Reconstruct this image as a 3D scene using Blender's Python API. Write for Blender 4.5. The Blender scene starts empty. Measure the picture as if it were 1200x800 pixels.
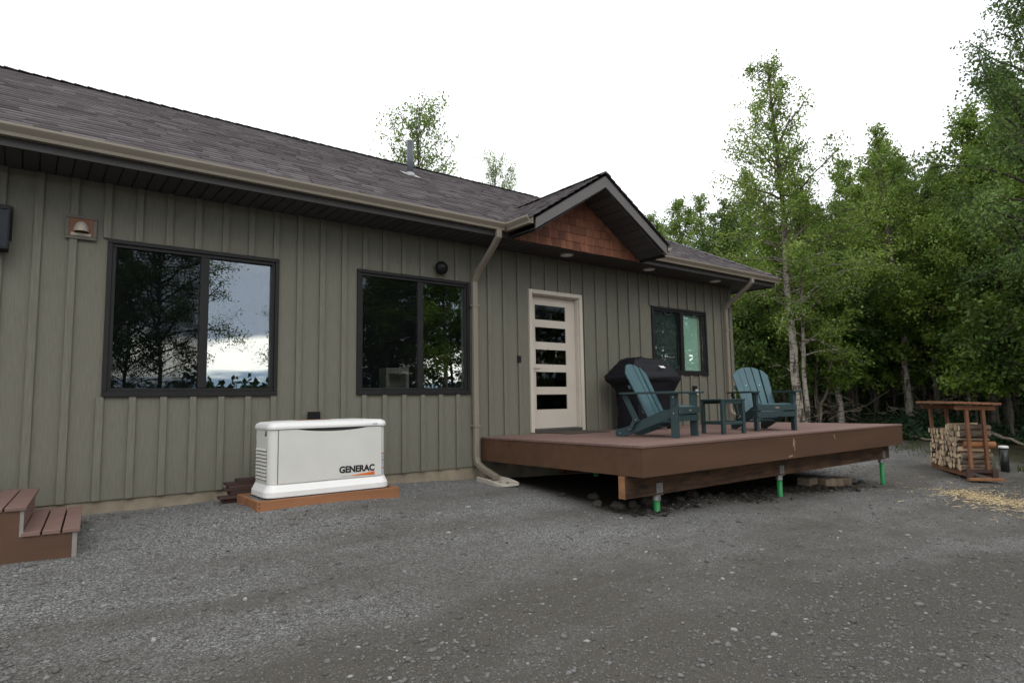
import bpy, bmesh, math, random
import numpy as np
from mathutils import Vector, Matrix
random.seed(7)
RNG = np.random.default_rng(7)
SC = bpy.context.scene
COL = SC.collection
R = math.radians

# ------------------------------------------------------------------ camera
FPX, PITCH, YAW, ROLL = 736.5, 0.09633, 0.90935, -0.01693
CAM = Vector((0.0, -7.307, 0.95))
_F = Vector((math.cos(YAW)*math.cos(PITCH), math.sin(YAW)*math.cos(PITCH), math.sin(PITCH)))
_R = Vector((math.sin(YAW), -math.cos(YAW), 0)); _U = _R.cross(_F)
_R, _U = _R*math.cos(ROLL)+_U*math.sin(ROLL), -_R*math.sin(ROLL)+_U*math.cos(ROLL)
cd = bpy.data.cameras.new('camera'); cam = bpy.data.objects.new('camera', cd); COL.objects.link(cam)
cd.sensor_width = 36; cd.lens = FPX/1200*36; cd.clip_start = .05; cd.clip_end = 2000
M = Matrix((_R, _U, -_F)).transposed().to_4x4(); M.translation = CAM
cam.matrix_world = M; SC.camera = cam

def pix(px, py): return _F + _R*((px-600)/FPX) - _U*((py-400)/FPX)

# ------------------------------------------------------------------ world: overcast evening sky
SUN_EL, SUN_AZ = R(38), R(200)
w = bpy.data.worlds.new('World'); SC.world = w; w.use_nodes = True
nt = w.node_tree; nt.nodes.clear(); N = nt.nodes.new; L = nt.links.new
out = N('ShaderNodeOutputWorld'); bg = N('ShaderNodeBackground'); L(bg.outputs[0], out.inputs[0])
sky = N('ShaderNodeTexSky'); sky.sky_type = 'NISHITA'; sky.sun_disc = False
sky.sun_elevation = SUN_EL; sky.sun_rotation = R(160); sky.dust_density = 2.0
tc = N('ShaderNodeTexCoord'); sep = N('ShaderNodeSeparateXYZ'); L(tc.outputs['Generated'], sep.inputs[0])
ab = N('ShaderNodeMath'); ab.operation = 'MAXIMUM'; L(sep.outputs['Z'], ab.inputs[0]); ab.inputs[1].default_value = 0
ad = N('ShaderNodeMath'); ad.operation = 'ADD'; L(ab.outputs[0], ad.inputs[0]); ad.inputs[1].default_value = .16
dv = N('ShaderNodeVectorMath'); dv.operation = 'DIVIDE'; cmb = N('ShaderNodeCombineXYZ')
for k in range(3): L(ad.outputs[0], cmb.inputs[k])
L(tc.outputs['Generated'], dv.inputs[0]); L(cmb.outputs[0], dv.inputs[1])
nz = N('ShaderNodeTexNoise'); nz.inputs['Scale'].default_value = .9; nz.inputs['Detail'].default_value = 7; nz.inputs['Roughness'].default_value = .58
mp1 = N('ShaderNodeMapping'); mp1.inputs['Location'].default_value = (5.3, 1.9, 0); L(dv.outputs[0], mp1.inputs[0]); L(mp1.outputs[0], nz.inputs['Vector'])
cov = N('ShaderNodeValToRGB'); cov.color_ramp.elements[0].position = .20; cov.color_ramp.elements[1].position = .36
L(nz.outputs[0], cov.inputs[0])
nz2 = N('ShaderNodeTexNoise'); nz2.inputs['Scale'].default_value = 1.7; nz2.inputs['Detail'].default_value = 6
mp2 = N('ShaderNodeMapping'); mp2.inputs['Location'].default_value = (3.1, 7.7, 1.2); L(dv.outputs[0], mp2.inputs[0]); L(mp2.outputs[0], nz2.inputs['Vector'])
clr = N('ShaderNodeValToRGB'); e = clr.color_ramp.elements
e[0].position = .30; e[0].color = (11.2, 11.6, 12.3, 1); e[1].position = .55; e[1].color = (13.6, 13.8, 14.0, 1)
L(nz2.outputs[0], clr.inputs[0])
mx = N('ShaderNodeMix'); mx.data_type = 'RGBA'; L(cov.outputs[0], mx.inputs[0]); L(sky.outputs[0], mx.inputs[6]); L(clr.outputs[0], mx.inputs[7])
# low sky: hazy blue at the skyline, a clear bright strip, then the grey-blue foot of the cloud deck
wob = N('ShaderNodeMath'); wob.operation = 'MULTIPLY_ADD'; L(nz2.outputs[0], wob.inputs[0]); wob.inputs[1].default_value = .10; L(sep.outputs['Z'], wob.inputs[2])
wo2 = N('ShaderNodeMath'); wo2.operation = 'SUBTRACT'; L(wob.outputs[0], wo2.inputs[0]); wo2.inputs[1].default_value = .05; wo2.use_clamp = True
hz = N('ShaderNodeValToRGB'); he = hz.color_ramp.elements
while len(he) < 7: he.new(.5)
for el_, (p_, c_) in zip(he, ((.0, (5.0,7.0,9.5)), (.040, (6.5,8.6,11)), (.060, (34,33,30)), (.090, (38,36,32)), (.105, (8.2,9.4,11)), (.20, (8.0,9.0,10.6)), (.40, (11,11.4,12)))): el_.position = p_; el_.color = (*c_, 1)
L(wo2.outputs[0], hz.inputs[0])
hf = N('ShaderNodeMapRange'); L(wo2.outputs[0], hf.inputs[0]); hf.inputs[1].default_value = .18; hf.inputs[2].default_value = .34
mh = N('ShaderNodeMix'); mh.data_type = 'RGBA'; L(hf.outputs[0], mh.inputs[0]); L(hz.outputs[0], mh.inputs[6]); L(mx.outputs[2], mh.inputs[7])
L(mh.outputs[2], bg.inputs[0]); bg.inputs[1].default_value = .1

sd = bpy.data.lights.new('sun', 'SUN'); sd.energy = .55; sd.angle = R(25); sd.color = (1, .96, .9)
so = bpy.data.objects.new('sun', sd); COL.objects.link(so)
sdir = Vector((-.35, -1, .85)).normalized()
so.rotation_euler = sdir.to_track_quat('Z', 'Y').to_euler(); so.location = (0, -20, 25)
SC.view_settings.view_transform = 'Standard'; SC.view_settings.look = 'None'
SC.view_settings.exposure = .32; SC.view_settings.gamma = 1
SC.render.engine = 'CYCLES'; SC.cycles.max_bounces = 7; SC.cycles.transparent_max_bounces = 12
SC.render.resolution_x = 1024; SC.render.resolution_y = 682

# ------------------------------------------------------------------ helpers
def tag(o, label=None, cat=None, group=None, kind=None):
    for k, v in (('label', label), ('category', cat), ('group', group), ('kind', kind)):
        if v: o[k] = v
    return o
def empty(name, loc=(0, 0, 0), rz=0, **kw):
    o = bpy.data.objects.new(name, None); COL.objects.link(o); o.location = loc; o.rotation_euler = (0, 0, rz)
    o.empty_display_size = .1
    return tag(o, **kw)
def copy_tree(o, parent=None):
    c = o.copy(); COL.objects.link(c); c.parent = parent
    for ch in [x for x in o.children]: copy_tree(ch, c)
    return c

class MB:
    def __init__(s): s.v = []; s.f = []; s.m = []
    def add(s, vs, fs, mi=0):
        b = len(s.v); s.v += [tuple(v) for v in vs]
        s.f += [tuple(i+b for i in f) for f in fs]; s.m += [mi]*len(fs); return s
    def box(s, x0, x1, y0, y1, z0, z1, mi=0):
        return s.add([(x0,y0,z0),(x1,y0,z0),(x1,y1,z0),(x0,y1,z0),(x0,y0,z1),(x1,y0,z1),(x1,y1,z1),(x0,y1,z1)],
              [(0,3,2,1),(4,5,6,7),(0,1,5,4),(1,2,6,5),(2,3,7,6),(3,0,4,7)], mi)
    def bar(s, a, b, wd, ht, up=(0,0,1), mi=0):
        """a rectangular bar from a to b, wd sideways, ht along up"""
        a = Vector(a); b = Vector(b); d = (b-a).normalized(); up = Vector(up)
        sd = d.cross(up).normalized(); u = sd.cross(d).normalized()
        vs = []
        for p in (a, b):
            for sx, sz in ((-1,-1),(1,-1),(1,1),(-1,1)): vs.append(p+sd*(sx*wd/2)+u*(sz*ht/2))
        return s.add(vs, [(0,1,2,3),(7,6,5,4),(0,4,5,1),(1,5,6,2),(2,6,7,3),(3,7,4,0)], mi)
    def prism(s, poly, axis, a, b, mi=0):
        """poly: 2D points, extruded along axis 'x','y' or 'z' from a to b"""
        n = len(poly)
        def P(p, t):
            return {'x': (t,p[0],p[1]), 'y': (p[0],t,p[1]), 'z': (p[0],p[1],t)}[axis]
        vs = [P(p,a) for p in poly]+[P(p,b) for p in poly]
        fs = [tuple(range(n))[::-1], tuple(range(n,2*n))]
        fs += [(i,(i+1)%n,(i+1)%n+n,i+n) for i in range(n)]
        return s.add(vs, fs, mi)
    def tube(s, pts, rad, n=10, mi=0, cap=True, mcap=None):
        pts = [Vector(p) for p in pts]; rad = rad if hasattr(rad,'__len__') else [rad]*len(pts)
        rings = []; ref = None
        for i, p in enumerate(pts):
            d = (pts[min(i+1,len(pts)-1)]-pts[max(i-1,0)]).normalized()
            if ref is None: ref = d.orthogonal().normalized()
            ref = (ref-d*ref.dot(d)).normalized(); bi = d.cross(ref)
            rings.append([p+(ref*math.cos(2*math.pi*k/n)+bi*math.sin(2*math.pi*k/n))*rad[i] for k in range(n)])
        vs = [v for r in rings for v in r]; fs = []
        for i in range(len(rings)-1):
            for k in range(n): fs.append((i*n+k, i*n+(k+1)%n, (i+1)*n+(k+1)%n, (i+1)*n+k))
        s.add(vs, fs, mi)
        if cap:
            b = len(s.v)-len(vs); mc = mi if mcap is None else mcap
            s.f += [tuple(b+k for k in range(n))[::-1], tuple(b+(len(rings)-1)*n+k for k in range(n))]; s.m += [mc, mc]
        return s
    def rtube(s, pts, wd, dp, side=(1,0,0), mi=0):
        """rectangular tube mitred through pts"""
        pts = [Vector(p) for p in pts]; sd = Vector(side); rings = []
        for i, p in enumerate(pts):
            d1 = (p-pts[i-1]).normalized() if i else None
            d2 = (pts[i+1]-p).normalized() if i < len(pts)-1 else None
            d = ((d1 or d2)+(d2 or d1)).normalized(); sc = 1/max(.4, d.dot(d1 or d2))
            u = d.cross(sd).normalized()
            c = .22
            prof = [(-1+c,-1),(1-c,-1),(1,-1+c),(1,1-c),(1-c,1),(-1+c,1),(-1,1-c),(-1,-1+c)]
            rings.append([p+sd*(a*wd/2)+u*(b*dp/2*sc) for a, b in prof])
        n = 8; vs = [v for r in rings for v in r]; fs = []
        for i in range(len(rings)-1):
            for k in range(n): fs.append((i*n+k, i*n+(k+1)%n, (i+1)*n+(k+1)%n, (i+1)*n+k))
        fs += [tuple(range(n))[::-1], tuple((len(rings)-1)*n+k for k in range(n))]
        return s.add(vs, fs, mi)
    def mesh(s, name='mesh'):
        me = bpy.data.meshes.new(name); me.from_pydata(s.v, [], s.f)
        bm = bmesh.new(); bm.from_mesh(me); bmesh.ops.recalc_face_normals(bm, faces=bm.faces); bm.to_mesh(me); bm.free()
        me.polygons.foreach_set('material_index', s.m); return me
    def build(s, name, mats, parent=None, bevel=0, smooth=False, loc=None, **kw):
        me = s.mesh(name)
        for m in (mats if isinstance(mats, (list, tuple)) else [mats]): me.materials.append(m)
        return link(name, me, parent, bevel, smooth, loc, **kw)
def link(name, me, parent=None, bevel=0, smooth=False, loc=None, **kw):
    o = bpy.data.objects.new(name, me); COL.objects.link(o); o.parent = parent
    if loc is not None: o.location = loc
    if smooth:
        me.polygons.foreach_set('use_smooth', [True]*len(me.polygons))
    if bevel:
        b = o.modifiers.new('bevel', 'BEVEL'); b.width = bevel; b.segments = 2; b.limit_method = 'ANGLE'
        b.harden_normals = False
    return tag(o, **kw)
def npmesh(name, V, Fq, tone=None):
    """V (n,3), Fq (m,k) k = 3 or 4"""
    me = bpy.data.meshes.new(name); k = Fq.shape[1]
    me.vertices.add(len(V)); me.vertices.foreach_set('co', V.astype(np.float32).ravel())
    me.loops.add(Fq.size); me.loops.foreach_set('vertex_index', Fq.astype(np.int32).ravel())
    me.polygons.add(len(Fq)); me.polygons.foreach_set('loop_start', np.arange(len(Fq), dtype=np.int32)*k)
    me.polygons.foreach_set('loop_total', np.full(len(Fq), k, dtype=np.int32))
    if tone is not None:
        a = me.attributes.new('tone', 'FLOAT', 'POINT'); a.data.foreach_set('value', tone.astype(np.float32))
    me.update(calc_edges=True); me.validate(); return me

# ------------------------------------------------------------------ materials
def mat(name):
    m = bpy.data.materials.new(name); m.use_nodes = True; t = m.node_tree; t.nodes.clear()
    o = t.nodes.new('ShaderNodeOutputMaterial'); b = t.nodes.new('ShaderNodeBsdfPrincipled'); t.links.new(b.outputs[0], o.inputs[0])
    return m, t, b, o
def node(t, ty, ins=None, **kw):
    n = t.nodes.new(ty)
    for k, v in kw.items(): setattr(n, k, v)
    for k, v in (ins or {}).items():
        if hasattr(v, 'is_output') or isinstance(v, bpy.types.NodeSocket): t.links.new(v, n.inputs[k])
        else: n.inputs[k].default_value = v
    return n
def ramp(t, fac, stops):
    n = t.nodes.new('ShaderNodeValToRGB'); e = n.color_ramp.elements
    while len(e) < len(stops): e.new(.5)
    for i, (p, c) in enumerate(stops):
        e[i].position = p; e[i].color = (*c, 1) if len(c) == 3 else c
    t.links.new(fac, n.inputs[0]); return n.outputs[0]
def coords(t, scale=(1,1,1), loc=(0,0,0), kind='Object'):
    tcn = t.nodes.new('ShaderNodeTexCoord'); mp = t.nodes.new('ShaderNodeMapping')
    mp.inputs['Scale'].default_value = scale; mp.inputs['Location'].default_value = loc
    t.links.new(tcn.outputs[kind], mp.inputs[0]); return mp.outputs[0]
def noise(t, vec, scale, detail=4, rough=.55): return node(t, 'ShaderNodeTexNoise', {'Vector': vec, 'Scale': scale, 'Detail': detail, 'Roughness': rough}).outputs[0]
def bump(t, b, h, strength=.3, dist=.01):
    n = node(t, 'ShaderNodeBump', {'Height': h, 'Strength': strength, 'Distance': dist}); t.links.new(n.outputs[0], b.inputs['Normal'])
def mixc(t, fac, a, b, mode='MIX'):
    n = t.nodes.new('ShaderNodeMix'); n.data_type = 'RGBA'; n.blend_type = mode
    for s, v in ((0, fac), (6, a), (7, b)):
        if isinstance(v, bpy.types.NodeSocket): t.links.new(v, n.inputs[s])
        elif s == 0: n.inputs[0].default_value = v
        else: n.inputs[s].default_value = (*v, 1)
    return n.outputs[2]
def math_(t, op, a, b=0.0, clamp=False):
    n = t.nodes.new('ShaderNodeMath'); n.operation = op; n.use_clamp = clamp
    for i, v in ((0, a), (1, b)):
        if isinstance(v, bpy.types.NodeSocket): t.links.new(v, n.inputs[i])
        else: n.inputs[i].default_value = v
    return n.outputs[0]
def simple(name, col, rough=.6, var=.18, scale=6, stretch=(1,1,1), bmp=.15, bscale=60, metal=0, spec=.4, rnd=0.0):
    """paint / plastic / wood with mottling, optional grain stretch and per-object shade"""
    m, t, b, o = mat(name); c = coords(t, stretch)
    n = noise(t, c, scale, 6, .6)
    lo = tuple(x*(1-var) for x in col); hi = tuple(min(1, x*(1+var)) for x in col)
    cc = ramp(t, n, [(.3, lo), (.7, hi)])
    if rnd:
        oi = t.nodes.new('ShaderNodeObjectInfo')
        f = math_(t, 'MULTIPLY_ADD', oi.outputs['Random'], 2*rnd); t.nodes[-1].inputs[2].default_value = 1-rnd
        hs = node(t, 'ShaderNodeHueSaturation', {'Color': cc, 'Value': f}); cc = hs.outputs[0]
    t.links.new(cc, b.inputs['Base Color']); b.inputs['Roughness'].default_value = rough
    b.inputs['Metallic'].default_value = metal; b.inputs['Specular IOR Level'].default_value = spec
    if bmp: bump(t, b, noise(t, c, bscale, 3), bmp, .004)
    return m

MT = {}
# board and batten siding: olive grey, vertical wood grain embossed
def siding():
    m, t, b, o = mat('siding'); c = coords(t, (1,1,.06)); c1 = coords(t)
    g = noise(t, c, 90, 5, .65); big = noise(t, c1, 1.3, 3)
    cc = ramp(t, g, [(.25, (.122,.118,.092)), (.75, (.188,.182,.145))])
    cc = mixc(t, math_(t, 'MULTIPLY', big, .35), cc, (.125,.118,.09))
    t.links.new(cc, b.inputs['Base Color']); b.inputs['Roughness'].default_value = .75; b.inputs['Specular IOR Level'].default_value = .25
    bump(t, b, g, .35, .004); return m
MT['siding'] = siding()
MT['foundation'] = simple('foundation', (.235,.20,.145), .9, .3, 4, bmp=.5, bscale=40)
MT['bronze'] = simple('bronze', (.014,.0135,.014), .5, spec=.25, var=.15, scale=5)
MT['soffit'] = simple('soffit', (.045,.041,.040), .6, .12, 3, rnd=.12)
MT['fascia'] = simple('fascia', (.032,.029,.028), .55, .1, 3)
MT['rake'] = simple('rake', (.115,.106,.102), .55, .08, 3)
MT['gutter'] = simple('gutter', (.215,.188,.148), .4, .06, 2, bmp=.05)
MT['cedar'] = simple('cedar', (.18,.070,.040), .8, .3, 16, (1,1,.15), .5, 90, rnd=.28)
MT['door'] = simple('door', (.50,.45,.385), .45, .05, 3, bmp=.05)
MT['threshold'] = simple('threshold', (.06,.055,.05), .5)
MT['steel'] = simple('steel', (.55,.55,.55), .3, .1, 8, metal=1)
MT['galv'] = simple('galv', (.30,.30,.30), .5, .25, 25, metal=.8)
MT['black'] = simple('black', (.008,.008,.009), .5, spec=.2)
MT['generator'] = simple('generator', (.60,.59,.55), .42, .04, 3, bmp=.12, bscale=250)
MT['generator_lid'] = simple('generator_lid', (.74,.735,.715), .38, .04, 3, bmp=.12, bscale=250)
MT['louver'] = simple('louver', (.03,.03,.03), .6)
MT['print_black'] = simple('print_black', (.015,.015,.016), .4, bmp=0)
MT['print_orange'] = simple('print_orange', (.62,.14,.02), .4, bmp=0)
MT['print_red'] = simple('print_red', (.45,.06,.04), .4, bmp=0)
MT['print_grey'] = simple('print_grey', (.42,.45,.52), .5, bmp=0)
MT['print_white'] = simple('print_white', (.75,.75,.76), .5, bmp=0)
MT['pad_wood'] = simple('pad_wood', (.25,.11,.05), .75, .3, 7, (.12,1,1), .4, 50)
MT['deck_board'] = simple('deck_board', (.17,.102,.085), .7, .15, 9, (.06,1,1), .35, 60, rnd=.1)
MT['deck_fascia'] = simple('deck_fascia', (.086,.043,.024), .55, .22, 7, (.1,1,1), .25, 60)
MT['beam'] = simple('beam', (.066,.033,.017), .8, .75, 9, (.3,1,1.6), .5, 40)
MT['endgrain'] = simple('endgrain', (.24,.12,.055), .8, .25, 14)
MT['pile'] = simple('pile', (.02,.22,.06), .4, .12, 6)
MT['scuff'] = simple('scuff', (.30,.23,.17), .8)
MT['teal'] = simple('teal', (.042,.099,.117), .5, .12, 8, (1,1,.2), .12, 90, rnd=.06)
MT['teal_dark'] = simple('teal_dark', (.022,.044,.047), .5, .1, 8, bmp=.1, rnd=.05)
MT['cover'] = simple('cover', (.008,.008,.011), .6, .25, 9, bmp=.3, bscale=30, spec=.2)
MT['mat'] = simple('mat', (.06,.045,.032), .95, .35, 60, bmp=.8, bscale=200)
MT['lumber_dark'] = simple('lumber_dark', (.055,.030,.024), .8, .4, 8, (.1,1,1), .4, 50, rnd=.3)
MT['rack'] = simple('rack', (.19,.085,.042), .8, .35, 9, (.6,.6,.15), .4, 50, rnd=.15)
MT['paver'] = simple('paver', (.17,.13,.095), .95, .35, 12, bmp=.8, bscale=40, rnd=.15)
MT['rock'] = simple('rock', (.038,.033,.027), .95, .4, 9, bmp=.9, bscale=30, rnd=.25)
MT['splash'] = simple('splash', (.48,.44,.37), .6, .1, 5)
MT['copper'] = simple('copper', (.16,.06,.03), .6, .25, 6)
MT['hood'] = simple('hood', (.34,.30,.24), .5, .1, 5)
MT['lens'] = simple('lens', (.45,.43,.40), .4, .05, 3, bmp=0)
MT['curtain'] = simple('curtain', (.52,.76,.64), .9, .1, 3, bmp=0)
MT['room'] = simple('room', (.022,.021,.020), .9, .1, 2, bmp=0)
MT['furniture'] = simple('furniture', (.45,.43,.36), .7, .1, 3)
MT['bollard'] = simple('bollard', (.02,.022,.022), .3, .1, 4)
MT['chip'] = simple('chip', (.46,.36,.21), .9, .45, 25, bmp=0)
MT['stick'] = simple('stick', (.20,.165,.125), .9, .35, 20, bmp=.3, rnd=.3)

def glass(nm='glass', tint=(.93,.96,.95,1), r0=.15):
    """sheet glass: Schlick reflectance, the same from both sides"""
    m, t, b, o = mat(nm); t.nodes.remove(b)
    tr = node(t, 'ShaderNodeBsdfTransparent', {'Color': tint}); gl = node(t, 'ShaderNodeBsdfGlossy', {'Roughness': .003, 'Color': (.93,.97,1,1)})
    lw = node(t, 'ShaderNodeLayerWeight', {'Blend': .5}).outputs['Facing']
    f = math_(t, 'ADD', math_(t, 'MULTIPLY', math_(t, 'POWER', lw, 5.0), 1-r0), r0)
    mxs = node(t, 'ShaderNodeMixShader', {0: f, 1: tr.outputs[0], 2: gl.outputs[0]}); t.links.new(mxs.outputs[0], o.inputs[0]); return m
MT['glass'] = glass()
MT['glass_dark'] = glass('glass_dark', (.30,.31,.31,1), .025)
def screen():
    m, t, b, o = mat('insect_screen')
    b.inputs['Base Color'].default_value = (.006,.007,.008,1); b.inputs['Roughness'].default_value = .9; b.inputs['Specular IOR Level'].default_value = 0
    tr = node(t, 'ShaderNodeBsdfTransparent')
    mxs = node(t, 'ShaderNodeMixShader', {0: .30, 1: tr.outputs[0], 2: b.outputs[0]}); t.links.new(mxs.outputs[0], o.inputs[0]); return m
MT['screen'] = screen()
def toned(name, stops, rough=.9, trans=0.0, spec=.2, fine=None):
    """colour from the per-piece attribute 'tone'"""
    m, t, b, o = mat(name)
    a = t.nodes.new('ShaderNodeAttribute'); a.attribute_name = 'tone'
    cc = ramp(t, a.outputs['Fac'], stops)
    if fine:
        cc = mixc(t, math_(t, 'MULTIPLY', noise(t, coords(t), fine, 4, .7), .8), cc, tuple(x*.45 for x in stops[0][1]))
    t.links.new(cc, b.inputs['Base Color']); b.inputs['Roughness'].default_value = rough; b.inputs['Specular IOR Level'].default_value = spec
    if trans:
        tl = node(t, 'ShaderNodeBsdfTranslucent', {'Color': cc})
        mxs = node(t, 'ShaderNodeMixShader', {0: trans, 1: b.outputs[0], 2: tl.outputs[0]}); t.links.new(mxs.outputs[0], o.inputs[0])
    return m
MT['shingle'] = toned('roof_shingle', [(0,(.080,.071,.075)),(.5,(.165,.146,.150)),(1,(.29,.262,.262))], .95, fine=160)
MT['leaf'] = toned('birch_leaf', [(0,(.068,.120,.018)),(.5,(.155,.240,.034)),(1,(.29,.375,.08))], .5, .40, .35)
MT['leaf_dark'] = toned('dark_leaf', [(0,(.040,.078,.016)),(.6,(.088,.152,.030)),(1,(.16,.235,.055))], .6, .30, .3)
MT['needle'] = toned('needle', [(0,(.012,.028,.012)),(.6,(.026,.055,.022)),(1,(.05,.085,.03))], .7, .15, .2)
MT['pebble'] = toned('pebble', [(0,(.095,.091,.085)),(.45,(.190,.186,.177)),(.8,(.26,.258,.25)),(1,(.44,.435,.42))], .9, fine=60)
MT['grass'] = toned('grass', [(0,(.03,.05,.015)),(1,(.09,.12,.03))], .7, .3)

def bark(name, lo, mid, hi, marks=.5, upper=None):
    m, t, b, o = mat(name); c = coords(t, (1,1,.35)); c2 = coords(t, (1,1,4.5))
    n1 = noise(t, c, 6, 5, .65); n2 = noise(t, c2, 5, 3, .6); n3 = noise(t, coords(t), 30, 4)
    cc = ramp(t, n3, [(.3, mid), (.7, hi)])
    cc = mixc(t, ramp(t, n2, [(marks, (0,0,0)), (marks+.1, (1,1,1))]), cc, lo)
    cc = mixc(t, ramp(t, n1, [(.48, (0,0,0)), (.60, (1,1,1))]), cc, lo)
    if upper:      # birch bark turns brown towards the top and on the limbs
        zc = node(t, 'ShaderNodeSeparateXYZ', {0: coords(t)}).outputs[2]
        cc = mixc(t, node(t, 'ShaderNodeMapRange', {0: zc, 1: 3.6, 2: 6.5}).outputs[0], cc, upper)
    t.links.new(cc, b.inputs['Base Color']); b.inputs['Roughness'].default_value = .9; b.inputs['Specular IOR Level'].default_value = .15
    bump(t, b, n3, .6, .01); return m
MT['bark_white'] = bark('birch_bark', (.055,.045,.036), (.27,.235,.195), (.43,.39,.335), .54, (.10,.078,.062))
MT['bark_grey'] = bark('grey_bark', (.04,.034,.027), (.085,.072,.058), (.135,.117,.097), .56)
MT['bark_dark'] = bark('dark_bark', (.02,.017,.014), (.055,.045,.036), (.09,.075,.06), .58)
def log_end():
    m, t, b, o = mat('log_end'); oi = t.nodes.new('ShaderNodeObjectInfo')
    n = noise(t, coords(t), 30, 4)
    cc = ramp(t, n, [(.3,(.42,.30,.18)),(.7,(.66,.51,.34))])
    hs = node(t, 'ShaderNodeHueSaturation', {'Color': cc, 'Value': math_(t, 'ADD', math_(t, 'MULTIPLY', oi.outputs['Random'], .7), .55)})
    t.links.new(hs.outputs[0], b.inputs['Base Color']); b.inputs['Roughness'].default_value = .9; return m
MT['log_end'] = log_end()
MT['log_bark'] = bark('log_bark', (.05,.035,.025), (.15,.11,.08), (.26,.21,.16), .55)
MT['log_fresh'] = simple('log_fresh', (.30,.13,.055), .85, .25, 10)

def ground_mat():
    m, t, b, o = mat('gravel'); c = coords(t)
    sp = node(t, 'ShaderNodeSeparateXYZ', {0: c}); X, Y = sp.outputs[0], sp.outputs[1]
    big = noise(t, c, .55, 5, .6); mid = noise(t, c, 2.4, 5, .6)
    v1 = node(t, 'ShaderNodeTexVoronoi', {'Vector': c, 'Scale': 110.0}); v2 = node(t, 'ShaderNodeTexVoronoi', {'Vector': c, 'Scale': 62.0})
    fine = noise(t, c, 220, 4, .7)
    s1 = node(t, 'ShaderNodeSeparateColor', {0: v1.outputs['Color']}).outputs[0]
    s2 = node(t, 'ShaderNodeSeparateColor', {0: v2.outputs['Color']}).outputs[0]
    fresh = ramp(t, s1, [(0,(.048,.047,.045)),(.5,(.195,.193,.187)),(.85,(.37,.367,.358)),(1,(.60,.595,.58))])
    fresh = mixc(t, math_(t, 'MULTIPLY', fine, .55), fresh, (.160,.157,.150))
    dirt = ramp(t, fine, [(.3,(.050,.044,.037)),(.7,(.185,.171,.150))])
    grit = math_(t, 'MULTIPLY', ramp(t, s2, [(.70,(0,0,0)),(.95,(1,1,1))]), ramp(t, v2.outputs['Distance'], [(.30,(1,1,1)),(.50,(0,0,0))]))
    dirt = mixc(t, math_(t, 'MULTIPLY', grit, .8), dirt, (.24,.235,.222))
    fresh = mixc(t, math_(t, 'MULTIPLY', grit, .7), fresh, (.38,.38,.37))
    dirt = mixc(t, math_(t, 'MULTIPLY', ramp(t, s1, [(.6,(0,0,0)),(.9,(1,1,1))]), .5), dirt, (.13,.124,.114))
    # fresh crushed stone close to the house and along a strip, packed brown drive further out
    band = noise(t, coords(t, (.30,1.15,1), (2.3,.4,0)), 1.0, 5, .55)       # wheel-worn bands along the drive
    k = math_(t, 'ADD', math_(t, 'MULTIPLY', Y, .27), 1.25)
    k = math_(t, 'SUBTRACT', k, math_(t, 'MULTIPLY', X, .020))
    k = math_(t, 'ADD', k, math_(t, 'MULTIPLY', math_(t, 'SUBTRACT', band, .5), 5.0))
    k = math_(t, 'ADD', k, math_(t, 'MULTIPLY', math_(t, 'SUBTRACT', mid, .5), 1.6))
    kf = node(t, 'ShaderNodeMapRange', {0: k, 1: -.3, 2: 1.15}).outputs[0]
    cc = mixc(t, kf, dirt, fresh)
    # forest floor beyond the yard
    fx = math_(t, 'ADD', math_(t, 'MULTIPLY', math_(t, 'SUBTRACT', X, 18.2), .55), math_(t, 'MULTIPLY', math_(t, 'SUBTRACT', mid, .5), 2.2))
    fx = math_(t, 'SUBTRACT', fx, math_(t, 'MULTIPLY', Y, .28))
    ff = node(t, 'ShaderNodeMapRange', {0: fx, 1: -.4, 2: .8}).outputs[0]
    floor = ramp(t, mid, [(.35,(.028,.024,.015)),(.55,(.045,.040,.022)),(.7,(.045,.06,.022))])
    cc = mixc(t, ff, cc, floor)
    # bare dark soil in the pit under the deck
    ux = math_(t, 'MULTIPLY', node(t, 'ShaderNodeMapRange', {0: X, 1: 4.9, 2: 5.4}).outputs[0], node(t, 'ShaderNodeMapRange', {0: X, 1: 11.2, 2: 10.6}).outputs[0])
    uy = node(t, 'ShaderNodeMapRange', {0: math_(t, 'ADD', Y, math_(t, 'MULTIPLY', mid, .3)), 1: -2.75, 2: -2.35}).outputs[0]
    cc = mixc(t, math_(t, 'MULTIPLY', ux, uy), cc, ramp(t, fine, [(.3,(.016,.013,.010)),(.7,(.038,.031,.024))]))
    t.links.new(cc, b.inputs['Base Color']); b.inputs['Roughness'].default_value = .95; b.inputs['Specular IOR Level'].default_value = .15
    h = math_(t, 'ADD', math_(t, 'MULTIPLY', v1.outputs['Distance'], -.6), math_(t, 'MULTIPLY', fine, .7))
    h = math_(t, 'ADD', h, math_(t, 'MULTIPLY', mid, 1.2))
    bump(t, b, h, 1.0, .018); return m
MT['ground'] = ground_mat()

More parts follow.
